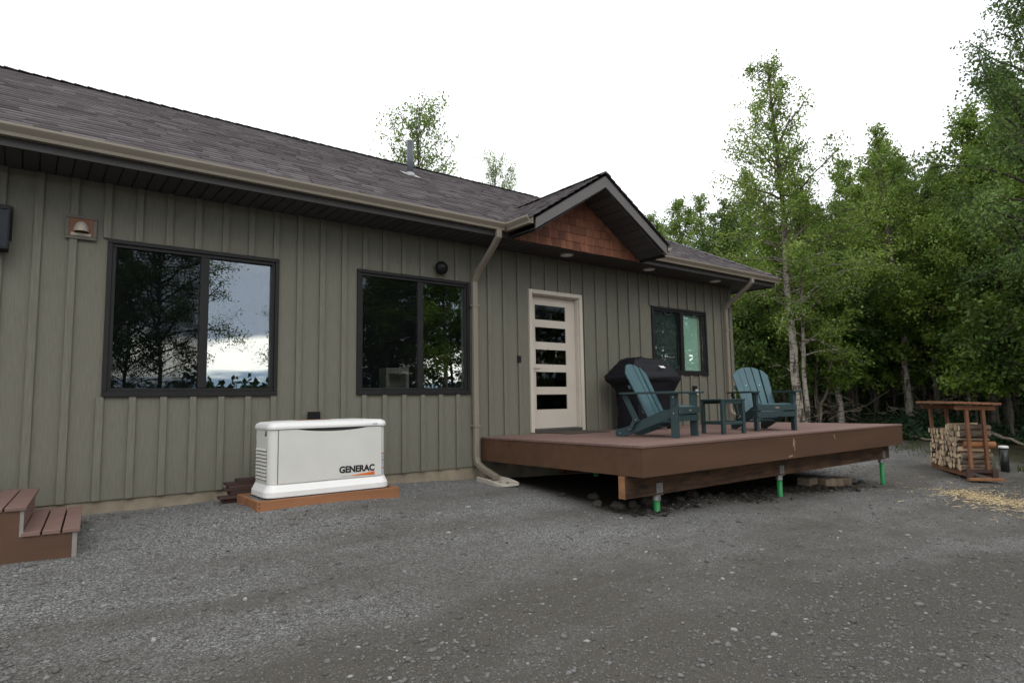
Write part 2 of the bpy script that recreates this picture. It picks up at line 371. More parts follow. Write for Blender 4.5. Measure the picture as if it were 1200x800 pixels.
# ------------------------------------------------------------------ ground
def _hash(ix, iy):
    h = np.sin(ix*127.1+iy*311.7)*43758.5453; return h-np.floor(h)
def vnoise(x, y):
    ix, iy = np.floor(x), np.floor(y); fx, fy = x-ix, y-iy; fx = fx*fx*(3-2*fx); fy = fy*fy*(3-2*fy)
    return (_hash(ix,iy)*(1-fx)+_hash(ix+1,iy)*fx)*(1-fy)+(_hash(ix,iy+1)*(1-fx)+_hash(ix+1,iy+1)*fx)*fy
def gz(x, y):
    x = np.asarray(x, float); y = np.asarray(y, float)
    a = -y-1.0; a = .5*(a+np.sqrt(a*a+.15))
    bx = x-3.5; bx = .5*(bx+np.sqrt(bx*bx+.3))
    z = -.045-.09*np.minimum(a, 7.5)-.04*np.minimum(bx, 8.8)
    z = z+.028*np.clip(x-15.5, 0, 14)
    z = z+.098*np.exp(-((x-2.45)/1.25)**2-((y+1.05)/.75)**2)
    near = np.exp(-((x-6)/14)**2-((y+3)/14)**2)
    z = z+near*((vnoise(x*.9, y*.9)-.5)*.05+(vnoise(x*3+9, y*3)-.5)*.018)
    z = z+(1-near)*(vnoise(x*.35+4, y*.35)-.5)*.18
    # little bank of spoil in front of the pit under the deck
    z = z+.05*np.exp(-((y+2.45)/.25)**2)*np.clip((x-5.2)/.6, 0, 1)*np.clip((10.5-x)/.6, 0, 1)*vnoise(x*2.3, y*2.3)
    return z
def G(x, y): return float(gz(x, y))
def ax(parts):
    return np.unique(np.concatenate([np.arange(a, b, s) for a, b, s in parts]))
gx = ax([(-400,-30,40),(-30,-3,1.5),(-3,13,.09),(13,30,.35),(30,60,2),(60,420,40)])
gy = ax([(-400,-40,40),(-40,-8,1.6),(-8,0.3,.09),(.3,12,.4),(12,60,3),(60,420,40)])
XX, YY = np.meshgrid(gx, gy); ZZ = gz(XX, YY)
nx, ny = len(gx), len(gy); ii = np.arange(nx*ny).reshape(ny, nx)
q = np.stack([ii[:-1,:-1], ii[:-1,1:], ii[1:,1:], ii[1:,:-1]], -1).reshape(-1, 4)
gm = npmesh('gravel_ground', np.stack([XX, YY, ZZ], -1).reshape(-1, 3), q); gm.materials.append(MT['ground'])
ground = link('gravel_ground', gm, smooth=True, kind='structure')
tag(ground, 'grey crushed gravel yard fading into packed brown drive', 'ground')

# loose stones on the yard
ICO_V = []; _p = (1+5**.5)/2
for a, b in ((-1,_p),(1,_p),(-1,-_p),(1,-_p)): ICO_V += [(a,b,0)]
for a, b in ((-1,_p),(1,_p),(-1,-_p),(1,-_p)): ICO_V += [(0,a,b)]
for a, b in ((_p,-1),(_p,1),(-_p,-1),(-_p,1)): ICO_V += [(a,0,b)]
ICO_V = np.array(ICO_V)/math.hypot(1,_p)
ICO_F = np.array([(0,11,5),(0,5,1),(0,1,7),(0,7,10),(0,10,11),(1,5,9),(5,11,4),(11,10,2),(10,7,6),(7,1,8),(3,9,4),(3,4,2),(3,2,6),(3,6,8),(3,8,9),(4,9,5),(2,4,11),(6,2,10),(8,6,7),(9,8,1)])
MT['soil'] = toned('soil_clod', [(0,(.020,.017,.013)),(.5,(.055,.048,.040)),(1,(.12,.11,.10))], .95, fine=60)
def stones(name, n, xy, size, tone, IV=ICO_V, IF=ICO_F, mt='pebble', **kw):
    nv = len(IV)
    x, y = xy; ang = RNG.uniform(0, 6.283, n)
    sc = size[:, None]*RNG.uniform(.55, 1.35, (n, 3)); sc[:, 2] *= .55
    V = IV[None]*sc[:, None, :]*RNG.uniform(.72, 1.2, (n, nv, 1))
    c, s = np.cos(ang)[:, None], np.sin(ang)[:, None]
    P = np.stack([V[..., 0]*c-V[..., 1]*s, V[..., 0]*s+V[..., 1]*c, V[..., 2]], -1)
    P += np.stack([x, y, gz(x, y)+sc[:, 2]*.25], -1)[:, None, :]
    Fq = (IF[None]+(np.arange(n)*nv)[:, None, None]).reshape(-1, 3)
    me = npmesh(name, P.reshape(-1, 3), Fq, np.repeat(tone, nv)); me.materials.append(MT[mt])
    return link(name, me, kind='stuff', **kw)
OCT_V = np.array([(1,0,0),(-1,0,0),(0,1,0),(0,-1,0),(0,0,1),(0,0,-1)], float)
OCT_F = np.array([(0,2,4),(2,1,4),(1,3,4),(3,0,4),(2,0,5),(1,2,5),(3,1,5),(0,3,5)])
def scatter(n, dmin, dmax, pw):
    dd = dmin+(dmax-dmin)*RNG.random(n)**pw; aa = YAW+np.arctan(RNG.uniform(-.95, .95, n))
    px, py = dd*np.cos(aa), CAM.y+dd*np.sin(aa)
    ok = (py < -.1) & ~((px > 5.1) & (px < 10.8) & (py > -2.5)) & ~((px > 1.75) & (px < 3.2) & (py > -1.22)) & ~((px < .42) & (py > -1.7)) & (px < 18)
    ok &= RNG.random(n) < .32+.9*vnoise(px*1.1+3, py*1.1)*(.5+vnoise(px*.37+8, py*.37))
    return px[ok], py[ok], dd[ok]
px, py, dd = scatter(44000, 2.3, 15, 1.5); n = len(px)
sz = .005+.006*RNG.random(n)**1.6+.014*RNG.random(n)**6+.018*RNG.random(n)**30
tn = np.clip(RNG.normal(.44, .2, n)+.35*(RNG.random(n) < .06), 0, 1)
stones('loose_stones', n, (px, py), sz*(.85+dd*.03), tn)
px, py, dd = scatter(190000, 2.2, 14, 1.4); n = len(px)
tn = np.clip(RNG.normal(.46, .26, n)+.35*(RNG.random(n) < .10), 0, 1)
stones('fine_gravel', n, (px, py), (.0028+.0032*RNG.random(n)**2)*(.8+dd*.07), tn, IV=OCT_V, IF=OCT_F)
# clods of dug soil along the front of the deck pit
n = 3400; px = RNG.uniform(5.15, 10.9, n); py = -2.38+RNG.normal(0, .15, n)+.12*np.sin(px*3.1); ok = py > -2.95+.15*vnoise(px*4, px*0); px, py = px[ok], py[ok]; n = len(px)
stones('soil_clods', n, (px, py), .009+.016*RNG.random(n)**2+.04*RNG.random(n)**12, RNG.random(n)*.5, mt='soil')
tag(bpy.data.objects['loose_stones'], 'loose pale and grey stones scattered over the gravel yard', 'gravel')
tag(bpy.data.objects['fine_gravel'], 'fine grey grit strewn between the larger stones of the yard', 'gravel')
tag(bpy.data.objects['soil_clods'], 'dark clods of dug soil heaped along the pit under the deck', 'soil')

# ================================================================== the house
XL, XR, YB = -4.6, 11.355, 5.7          # wall extents
ZB, ZS = .077, 3.198                    # siding bottom, soffit
house = empty('house', (0, 0, 0), label='single-storey house with olive board-and-batten siding and dark shingle roof', cat='house')
W1 = (.603, 2.281, 1.068, 2.640); W2 = (3.242, 4.923, 1.073, 2.648); W3 = (8.861, 10.486, 1.400, 2.639); DR = (6.007, 7.120, .493, 2.664)
OPEN = [(a+.03, b-.03, c+.03, d-.03) for a, b, c, d in (W1, W2, W3)]+[(DR[0]+.05, DR[1]-.05, .40, DR[3]-.05)]
def wall_mesh():
    mb = MB(); xs = sorted({XL, XR, *[o[0] for o in OPEN], *[o[1] for o in OPEN]}); T = .16
    for xa, xb in zip(xs[:-1], xs[1:]):
        z = ZB; cuts = [o for o in OPEN if o[0] <= xa+1e-6 and o[1] >= xb-1e-6]
        segs = []
        for o in sorted(cuts, key=lambda o: o[2]): segs.append((z, o[2])); z = o[3]
        segs.append((z, ZS+.05))
        for za, zb in segs:
            for y in (0, T): mb.add([(xa,y,za),(xb,y,za),(xb,y,zb),(xa,y,zb)], [(0,1,2,3)])
    for a, b, c, d in OPEN:
        mb.add([(a,0,c),(b,0,c),(b,0,d),(a,0,d),(a,T,c),(b,T,c),(b,T,d),(a,T,d)], [(0,1,5,4),(1,2,6,5),(2,3,7,6),(3,0,4,7)])
    mb.add([(XL,0,ZB),(XR,0,ZB),(XR,T,ZB),(XL,T,ZB)], [(0,1,2,3)])
    # end and rear walls
    mb.box(XR-T, XR, T+.001, YB, ZB, ZS+.05); mb.box(XL, XL+T, T+.001, YB, ZB, ZS+.05); mb.box(XL+T+.001, XR-T-.001, YB-T, YB, ZB, ZS+.05)
    return mb
wall_mesh().build('wall', MT['siding'], house)
MB().box(XL, XR-.02, .02, YB-.02, -.7, ZB-.001).build('foundation', MT['foundation'], house)
# battens, cut around the openings
cutz = [(a-.001, b+.001, c, d) for a, b, c, d in (W1, W2, W3, DR)]
BW = .062; cache = {}
for i in range(-16, 41):
    xa = .012+.275*i; xb = xa+BW; segs = [(ZB, ZS)]
    for a, b, c, d in cutz:
        if xb > a and xa < b:
            ns = []
            for s0, s1 in segs:
                if c > s0: ns.append((s0, min(c, s1)))
                if d < s1: ns.append((max(d, s0), s1))
            segs = [s for s in ns if s[1]-s[0] > .02]
    for s0, s1 in segs:
        clip0, clip1 = xa, xb
        key = (round(s0, 3), round(s1, 3))
        if key not in cache: cache[key] = MB().box(0, BW, -.028, -.010, s0+.002, s1-.002).mesh('batten'); cache[key].materials.append(MT['siding'])
        link('batten', cache[key], house, loc=(xa, 0, 0))
MB().box(XR-.075, XR+.022, -.022, -.0005, ZB, ZS).box(XR+.0005, XR+.022, -.0004, .10, ZB, ZS).build('corner_board', MT['siding'], house)
for k in range(1, 19):
    yb = .10+.275*k
    if yb < YB-.1: MB().box(XR+.0005, XR+.019, yb, yb+BW, ZB, ZS).build('batten', MT['siding'], house)

# ---- windows
def window(wd, screen_left=True):
    a, b, c, d = wd; mid = a+(b-a)*.535
    m = MB(); t = .042                                   # outer flange
    m.box(a, b, -.030, .03, d-t, d).box(a, b, -.034, .03, c, c+t+.008).box(a, a+t, -.030, .03, c+t+.009, d-t-.001).box(b-t, b, -.030, .03, c+t+.009, d-t-.001)
    win = m.build('window', MT['bronze'], house, bevel=.004)
    m = MB(); a1, b1, c1, d1 = a+t+.001, b-t-.001, c+t+.010, d-t-.001; f = .034
    ml = mid
    m.box(a1, b1, -.012, .045, d1-f, d1-.001).box(a1, b1, -.012, .045, c1, c1+f).box(a1, a1+f, -.012, .045, c1+f+.001, d1-f-.002).box(b1-f, b1-.001, -.012, .045, c1+f+.001, d1-f-.002)
    m.build('frame', MT['bronze'], win, bevel=.003)
    MB().box(ml-.045, ml+.040, -.018, .05, c1+f+.001, d1-f-.002).build('meeting_stile', MT['bronze'], win, bevel=.004)
    MB().box(a1+f+.001, ml-.046, .020, .026, c1+f+.001, d1-f-.002).build('pane', MT['glass'], win)
    MB().box(ml+.041, b1-f-.001, .030, .036, c1+f+.001, d1-f-.002).build('pane', MT['glass'], win)
    if screen_left:
        MB().box(a1+f+.001, ml-.046, .004, .005, c1+f+.001, d1-f-.002).build('insect_screen', MT['screen'], win)
    return win
w1 = window(W1); w2 = window(W2); w3 = window(W3)
# ---- door
m = MB(); a, b, c, d = DR; cs = .062
m.box(a, a+cs, -.035, .001, c, d).box(b-cs, b, -.035, .001, c, d).box(a+cs+.001, b-cs-.001, -.035, .001, d-cs, d)
m.box(a+cs*.75, a+cs+.016, .002, .155, c, d-cs).box(b-cs-.016, b-cs*.75, .002, .155, c, d-cs).box(a+cs+.017, b-cs-.017, .002, .155, d-cs-.016, d-cs*.75)
m.build('door_frame', MT['door'], house, bevel=.003)
x0, x1, z0, z1 = a+cs+.018, b-cs-.018, .545, d-cs-.018
PX0, PX1 = 6.205, 6.845
pz = [(.832+.3475*k, 1.062+.3475*k) for k in range(5)]
m = MB(); y0, y1 = .078, .122
m.box(x0, PX0, y0, y1, z0, z1).box(PX1, x1, y0, y1, z0, z1)
zz = [z0]+[v for p in pz for v in p]+[z1]
for k in range(0, len(zz), 2): m.box(PX0+.0005, PX1-.0005, y0+.0006, y1, zz[k], zz[k+1])
door = m.build('door', MT['door'], house, label='cream front door with five dark horizontal glass panes')
for p0, p1 in pz: MB().box(PX0-.004, PX1+.004, y0+.014, y0+.02, p0-.004, p1+.004).build('pane', MT['glass_dark'], door)
m = MB(); m.box(x0+.012, x0+.05, y0-.012, y0-.0005, 1.42, 1.66); m.tube([(x0+.03,y0-.012,1.452),(x0+.03,y0-.055,1.452),(x0+.14,y0-.058,1.452)], .010, 8)
m.tube([(x0+.031,y0-.012,1.60),(x0+.031,y0-.03,1.60)], .02, 12); m.build('handle', MT['steel'], door, smooth=False)
MB().box(a+cs+.018, b-cs-.018, -.045, .15, .482, .540).build('threshold', MT['threshold'], house, bevel=.004)

# ---- interior: dark rooms, blind and a pale piece of furniture seen through the glass
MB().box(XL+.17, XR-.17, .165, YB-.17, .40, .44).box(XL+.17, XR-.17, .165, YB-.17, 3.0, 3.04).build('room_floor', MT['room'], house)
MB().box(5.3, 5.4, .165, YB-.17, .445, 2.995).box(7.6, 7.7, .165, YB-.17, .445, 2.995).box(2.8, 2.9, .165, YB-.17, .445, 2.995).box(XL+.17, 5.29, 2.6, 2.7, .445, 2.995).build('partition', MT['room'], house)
m = MB(); nsl = 46; bz0, bz1 = W3[2]+.09, W3[3]-.09; bx0, bx1 = W3[0]+(W3[1]-W3[0])*.53, W3[1]-.165
m.box(bx0, bx1, .088, .092, bz0, bz1)
for k in range(nsl):
    z = bz0+(bz1-bz0)*(k+.5)/nsl; m.add([(bx0,.072,z-.012),(bx1,.072,z-.012),(bx1,.084,z+.010),(bx0,.084,z+.010)], [(0,1,2,3)])
m.build('blind', MT['curtain'], w3)
MB().box(W3[1]-.145, W3[1]-.09, .085, .10, bz0, bz1).build('blind_edge', MT['furniture'], w3)
m = MB().box(W3[0]+.1, W3[0]+.84, .10, .105, bz0, bz1).build('blind', simple('shade', (.24,.32,.30), .9, bmp=0), w3)
f = empty('cabinet', (4.02, .42, 0), label='pale cabinet seen through the window beside the downspout', cat='cabinet')
m = MB().box(-.17, .17, -.02, .2, .0, .03).box(-.17, -.13, -.02, .2, .031, .34).box(.13, .17, -.02, .2, .031, .34).box(-.17, .17, -.02, .2, .341, .42).box(-.129, .129, .15, .18, .031, .34)
m.build('carcass', MT['furniture'], f, loc=(0, 0, 1.02)); MB().box(-.14, .14, 0, .18, .44, 1.018).build('stand', MT['furniture'], f)

# ---- roof
EY, EZ, MP = -.705, 3.365, .565         # eave edge y, z, pitch
RY = 2.86; RZ = EZ+MP*(RY-EY)
EXR, EXL = 12.06, -5.3
run = RY-EY; RXR, RXL = EXR-run+.12, EXL+run
GX, GZ, GP, GY = 6.515, 4.215, .63, -1.215    # gable ridge x, top z, pitch, front y
def gable_top(x): return GZ-GP*abs(x-GX)
def main_top(y): return EZ+MP*(y-EY)
gxl, gxr = GX-(GZ-EZ)/GP, GX+(GZ-EZ)/GP; gya = EY+(GZ-EZ)/MP
sh = .03
m = MB()
front = [(EXL,EY,EZ),(gxl,EY,EZ),(GX,gya,GZ),(gxr,EY,EZ),(EXR,EY,EZ),(RXR,RY,RZ),(RXL,RY,RZ)]
m.add([(x,y,z-.008) for x,y,z in front], [tuple(range(7))])
m.add([(x,y,z-.035) for x,y,z in front], [tuple(range(7))[::-1]])
yb = 2*RY-EY
m.add([(EXR,EY,EZ-.008),(EXR,yb,EZ-.008),(RXR,RY,RZ-.008)], [(0,1,2)]); m.add([(EXL,yb,EZ-.008),(EXL,EY,EZ-.008),(RXL,RY,RZ-.008)], [(0,1,2)])
m.add([(EXR,yb,EZ-.008),(EXL,yb,EZ-.008),(RXL,RY,RZ-.008),(RXR,RY,RZ-.008)], [(0,1,2,3)])
for s in (-1, 1):
    ex = GX+s*(GZ-EZ+.012)/GP
    top = [(GX,GY,GZ),(GX,gya+.01,GZ),(ex,EY,EZ-.012),(ex,GY,EZ-.012)]
    m.add([(x,y,z-.006) for x,y,z in top], [(0,1,2,3)])
    m.add([(x,y,z-.03) for x,y,z in top], [(3,2,1,0)])
roof = m.build('roof', MT['fascia'], house)
# shingle courses: every tab is its own raised piece; joined, too small to pick apart
SV, SF, ST = [], [], []
def tabs(O, u, v, n, width_at, vmax, skip=None, exp=.143):
    O, u, v, n = map(Vector, (O, u, v, n)); j = 0
    while j*exp < vmax:
        va, vb = j*exp, min((j+1)*exp+.02, vmax); a0, a1 = width_at((va+vb)/2 if j else va+.02)
        x = a0-random.random()*.15; lift0 = .016
        while x < a1:
            wd = random.choice((.12, .16, .2, .24, .3)); xa, xb = max(x, a0), min(x+wd, a1); x += wd
            if xb-xa < .01: continue
            cen = O+u*((xa+xb)/2)+v*((va+vb)/2)
            if skip and skip(cen): continue
            lf = lift0+random.choice((0, 0, .007)); dv = -.012*random.random(); b = len(SV)
            for (q, rr, h) in ((xa, va+dv, -.004), (xb, va+dv, -.004), (xb, va+dv, lf), (xa, va+dv, lf), (xb, vb, .002), (xa, vb, .002)):
                SV.append(tuple(O+u*q+v*rr+n*h))
            SF.append((b, b+1, b+2, b+3)); SF.append((b+3, b+2, b+4, b+5))
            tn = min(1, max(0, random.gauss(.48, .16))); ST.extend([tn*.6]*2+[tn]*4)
        j += 1
sl = math.hypot(1, MP); n0 = Vector((0, -MP, 1)).normalized()
def wf(s):
    t = s/sl*1.0; k = t/run
    return (EXL+(RXL-EXL)*k, EXR+(RXR-EXR)*k)
tabs((0, EY-.012, EZ-.006), (1,0,0), (0,1/sl,MP/sl), n0, lambda s: wf(s), run*sl, skip=lambda c: c.z < gable_top(c.x)-.01 and abs(c.x-GX) < 1.5)
# hip end
nh = Vector((MP, 0, 1)).normalized(); hr = EXR-RXR; slh = math.hypot(hr, RZ-EZ)
nh = Vector((RZ-EZ, 0, hr)).normalized()
tabs((EXR+.012, 0, EZ-.006), (0,1,0), (-hr/slh, 0, (RZ-EZ)/slh), nh, lambda s: (EY+(RY-EY)*s/slh, yb-(yb-RY)*s/slh), slh)
# gable planes
gs = math.hypot(1, GP)
for s in (-1, 1):
    ng = Vector((s*GP, 0, 1)).normalized(); ex = GX+s*(GZ-EZ+.012)/GP; rn = abs(ex-GX)
    tabs((ex+s*.015, 0, EZ-.016), (0,1,0), (-s/gs, 0, GP/gs), ng, lambda q: (GY-.012, EY+(q/gs*GP-.012)/MP+.06), (rn+.015)*gs)
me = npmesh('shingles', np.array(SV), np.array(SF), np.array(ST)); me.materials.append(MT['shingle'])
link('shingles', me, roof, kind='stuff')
# ridge and hip caps
m = MB()
def caps(a, b, wd=.13, st=.15):
    a, b = Vector(a), Vector(b); L_ = (b-a).length; d = (b-a).normalized(); sd = d.cross(Vector((0,0,1))).normalized(); k = 0
    dr_ = wd*.5
    while k*st < L_:
        p, q = a+d*(k*st), a+d*min((k+1)*st+.03, L_); h0, h1 = .030, .016
        jx = random.uniform(-.004, .004); A = [p-sd*wd+Vector((0,0,h0-dr_)), p+Vector((0,0,h0+jx)), p+sd*wd+Vector((0,0,h0-dr_)), q-sd*wd+Vector((0,0,h1-dr_)), q+Vector((0,0,h1)), q+sd*wd+Vector((0,0,h1-dr_))]
        m.add(A, [(0,1,4,3),(1,2,5,4)]); m.add([A[0],A[1],A[2],p-sd*wd+Vector((0,0,-dr_)),p+Vector((0,0,0)),p+sd*wd+Vector((0,0,-dr_))], [(0,1,4,3),(1,2,5,4)])
        k += 1
caps((RXL,RY,RZ+.01), (RXR,RY,RZ+.01)); caps((EXR-.02,EY+.02,EZ+.02), (RXR,RY,RZ+.01), .11); caps((GX,GY,GZ+.008), (GX,gya,GZ+.008), .11)
me = m.mesh('ridge_cap'); a_ = me.attributes.new('tone', 'FLOAT', 'POINT'); a_.data.foreach_set('value', RNG.uniform(.25, .55, len(me.vertices)).astype(np.float32)); me.materials.append(MT['shingle'])
link('ridge_cap', me, roof, kind='stuff')
# plumbing vent
vd = pix(480.6, 206); nP = Vector((0, -MP, 1)); t_ = (Vector((0, EY, EZ))-CAM).dot(nP)/vd.dot(nP); vp = CAM+vd*t_
MB().tube([vp+Vector((0,0,-.1)), vp+Vector((0,0,.60))], .052, 14).build('vent_pipe', simple('pipe', (.075,.085,.105), .5), roof, smooth=True)
fl = MB().tube([vp+Vector((0,0,-.02)), vp+Vector((0,0,.05))], [.10,.06], 14)
a = Vector((.13, 0, 0)); u_ = Vector((0, 1/sl, MP/sl))*.16
fl.add([vp-a-u_+n0*.022, vp+a-u_+n0*.022, vp+a+u_+n0*.022, vp-a+u_+n0*.022], [(0,1,2,3)]); fl.build('flashing', MT['galv'], roof)

# ---- soffit: each panel a piece
sof = MB().box(EXL+.07, EXR-.08, -.608, -.001, ZS+.006, ZS+.02).box(XR+.001, EXR-.08, 0, yb-.1, ZS+.006, ZS+.02).build('soffit', MT['black'], house)
pm = MB().box(.006, .119, -.606, -.004, 0, .008).mesh('soffit_panel'); pm.materials.append(MT['soffit'])
x = EXL+.08
while x < EXR-.22: link('soffit_panel', pm, sof, loc=(x, 0, ZS-.003)); x += .125
# fascia and gutters
MB().box(EXL+.05, EXR-.06, -.632, -.609, ZS-.012, EZ-.045).box(EXR-.079, EXR-.056, -.608, yb-.1, ZS-.012, EZ-.045).build('fascia', MT['fascia'], house)
def gprof(s=1): return [(-.634,3.364),(-.634,3.262),(-.694,3.262),(-.700,3.290),(-.728,3.325),(-.738,3.340),(-.738,3.362),(-.722,3.364),(-.722,3.352),(-.728,3.343),(-.690,3.296),(-.684,3.270),(-.642,3.270),(-.642,3.364)]
MB().prism(gprof(), 'x', EXL, 5.055).build('gutter', MT['gutter'], house)
MB().prism(gprof(), 'x', 7.985, EXR+.03).build('gutter', MT['gutter'], house)
pr_ = gprof(); 
lx = gxl-.025    # gable side gutter runs out from the main one
MB().prism([(lx+.634+p[0], p[1]-.004) for p in pr_], 'y', GY+.02, -.640).build('gutter', MT['gutter'], house)
rx = gxr+.025
MB().prism([(rx-.634-p[0], p[1]-.004) for p in pr_], 'y', GY+.02, -.640).build('gutter', MT['gutter'], house)
# downspouts
MB().rtube([(4.965,-.675,3.27),(4.965,-.675,3.17),(4.972,-.54,3.06),(4.978,-.17,2.78),(4.98,-.065,2.66),(4.98,-.065,.20),(4.98,-.10,.12),(4.985,-.24,.055),(5.0,-.52,-.035)], .078, .064).build('downspout', MT['gutter'], house)
MB().box(4.928, 5.032, -.105, -.001, 2.30, 2.33).build('downspout_strap', MT['gutter'], house); MB().box(4.928, 5.032, -.105, -.001, .62, .65).build('downspout_strap', MT['gutter'], house)
MB().rtube([(11.09,-.675,3.27),(11.09,-.675,3.19),(11.09,-.56,3.10),(11.09,-.17,2.86),(11.09,-.065,2.74),(11.09,-.065,.74),(11.10,-.09,.66),(11.14,-.24,.575)], .078, .064).build('downspout', MT['gutter'], house)
MB().box(11.038, 11.142, -.105, -.001, 2.30, 2.33).build('downspout_strap', MT['gutter'], house)
# ---- gable: cedar face, rakes, soffit
fz = ZS-.012
def und(x): return gable_top(x)-.195
hw = (GZ-.195-fz)/GP
gab = MB().prism([(GX-hw, fz), (GX+hw, fz), (GX, GZ-.195)], 'y', -.655, -.634).build('gable', MT['cedar'], house)
row = 0; z = fz-.005
while z < GZ-.2:
    zt = z+.125; hwz = max(0, (GZ-.195-z)/GP); x = GX-hwz-random.random()*.12
    while x < GX+hwz:
        wd = random.uniform(.09, .20); xa, xb = max(x+.002, GX-hwz), min(x+wd-.002, GX+hwz); x += wd
        if xb-xa < .015: continue
        th = random.uniform(.012, .018); dz = random.uniform(-.006, .004)
        # clip top to the rake line
        poly = [(xa, z+dz), (xb, z+dz)]
        ta, tb = min(zt+.03, und(xa)), min(zt+.03, und(xb))
        poly.append((xb, max(tb, z+dz+.004)))
        if xa < GX < xb and und(GX) < zt+.03: poly.append((GX, und(GX)))
        poly.append((xa, max(ta, z+dz+.004)))
        mm = MB(); nn = len(poly); top = lambda p: -.6555-th*(1-.75*(p[1]-z)/.155)
        vs = [(p[0], top(p), p[1]) for p in poly]+[(p[0], -.6545, p[1]) for p in poly]
        mm.add(vs, [tuple(range(nn)), tuple(range(nn, 2*nn))[::-1]]+[(i, i+nn, (i+1) % nn+nn, (i+1) % nn) for i in range(nn)])
        mm.build('shingle', MT['cedar'], gab)
    z = zt; row += 1
for s in (-1, 1):
    ex = GX+s*(GZ-EZ-.01)/GP
    P_ = lambda x, dz: (x, gable_top(x)-dz)
    MB().prism([P_(GX, .03), P_(ex, .03), P_(ex, .175), P_(GX, .20)], 'y', GY+.012, GY+.040).build('rake_board', MT['rake'], house)
    gso = MB().prism([P_(GX, .20), P_(ex, .20), P_(ex, .21), P_(GX, .21)][::1], 'y', GY+.041, -.675)
    gso = gso.build('gable_soffit', MT['black'], house)
    k = 0; dx = .15/gs
    while (k+1)*dx < abs(ex-GX)+.02:
        xa, xb = GX+s*(k*dx+.006), GX+s*((k+1)*dx-.006)
        MB().prism([P_(xa, .2105), P_(xb, .2105), P_(xb, .218), P_(xa, .218)], 'y', GY+.044, -.677).build('soffit_panel', MT['soffit'], gso); k += 1
    # boxed end under the gable eave
    MB().box(min(ex, GX+s*hw*.98), max(ex, GX+s*hw*.98), GY+.041, -.633, ZS-.002, ZS+.012).build('eave_return', MT['soffit'], house)

# ---- fixtures on the walls and soffit
for k, (x, y, lb) in enumerate([(6.53,-.33,'white recessed soffit light above the front door'), (8.46,-.33,'white recessed soffit light above the covered grill'), (10.39,-.33,'white recessed soffit light near the house corner, beyond the blind window')]):
    l = empty('recessed_light', (x, y, ZS-.0035), label=lb, cat='light', group='recessed lights in the soffit')
    MB().tube([(0,0,0),(0,0,-.012)], [.105,.098], 24).build('trim_ring', MT['lens'], l, smooth=False)
    MB().tube([(0,0,-.0125),(0,0,-.016)], [.078,.07], 24).build('lens', MT['print_white'], l)
v = empty('vent_hood', (.378, 0, 2.71), label='cream dryer vent hood on a rust-coloured plate beside the window', cat='vent')
m = MB(); hw_, hh = .128, .117
m.box(-hw_,hw_,-.038,-.0265,hh-.03,hh).box(-hw_,hw_,-.038,-.0265,-hh,-hh+.03).box(-hw_,-hw_+.03,-.038,-.0265,-hh+.031,hh-.031).box(hw_-.03,hw_,-.038,-.0265,-hh+.031,hh-.031)
m.build('surround', simple('vent_trim', (.10,.092,.075), .6), v, bevel=.004)
MB().box(-hw_+.03,hw_-.03,-.030,-.0005,-hh+.03,hh-.03).build('plate', MT['copper'], v)
m = MB(); rows = []
for i in range(7):
    th_ = i/6*math.pi/2; rr = .066*math.cos(th_*.96); zz_ = -.045+.105*math.sin(th_); dp = .085*math.cos(th_)
    rows.append([(rr*math.cos(math.pi*k/10), -.0302-dp*math.sin(math.pi*k/10)*.95, zz_) for k in range(11)])
vs = [p for r in rows for p in r]; m.add(vs, [(i*11+k, i*11+k+1, (i+1)*11+k+1, (i+1)*11+k) for i in range(6) for k in range(10)])
m.build('hood', MT['hood'], v, smooth=True)
MB().box(-.082, .082, -.044, -.0302, -.085, -.055).build('flap', MT['hood'], v, bevel=.003)
l = empty('wall_lantern', (-.235, 0, 2.66), label='black box-shaped wall lantern with seeded glass', cat='lamp')
MB().box(-.07,.092,-.042,-.0265,-.16,.16).build('backplate', MT['black'], l, bevel=.004)
m = MB().box(-.10,.075,-.22,-.035,.085,.125).box(-.10,.075,-.22,-.045,-.275,-.255)
for xx in (-.10,.061):
    for yy in (-.22,-.059): m.box(xx,xx+.014,yy,yy+.014,-.2545,.0845)
m.build('cage', MT['black'], l, bevel=.002)
MB().box(-.088,.063,-.208,-.057,-.254,.084).build('glass_shade', MT['glass_dark'], l)
MB().tube([(-.012,-.13,-.25),(-.012,-.13,-.1)], .02, 10).build('bulb', MT['hood'], l, smooth=True)
c = empty('security_camera', (4.43, 0, 2.785), label='round black security camera above the window beside the downspout', cat='camera')
MB().tube([(0,-.0265,0),(0,-.04,0)], .055, 20).build('mount', MT['black'], c)
m = MB(); pts = [(0,-.041-.012*k,0) for k in range(10)]; m.tube(pts, [.06,.082,.09,.093,.093,.09,.085,.077,.06,.03], 20); m.build('dome', MT['black'], c, smooth=True)
MB().tube([(0,-.13,.012),(0,-.155,.012)], [.032,.028], 16).build('lens', MT['bollard'], c, smooth=True)
MB().box(-.035,.035,-.028,-.0005,-.062,.062).build('doorbell', MT['black'], None, bevel=.01, loc=(5.808, -.0005, 1.582), label='slim black doorbell on the siding beside the front door', cat='doorbell')
MB().box(-.07,.07,-.075,-.0265,-.10,.06).box(-.02,.02,-.06,-.0205,-.4,-.1005).build('electrical_box', MT['black'], None, bevel=.006, loc=(2.70, 0, .82), label='small black electrical box on the siding above the generator', cat='box')
o = empty('outlet_cover', (10.0, 0, 1.10), label='black weatherproof outlet cover on the siding below the blind window', cat='outlet')
MB().box(-.06,.07,-.05,-.0265,-.10,.10).build('cover_box', MT['black'], o, bevel=.008)
MB().box(-.02,.055,-.085,-.0505,-.075,.035).build('plug', MT['lens'], o, bevel=.01)
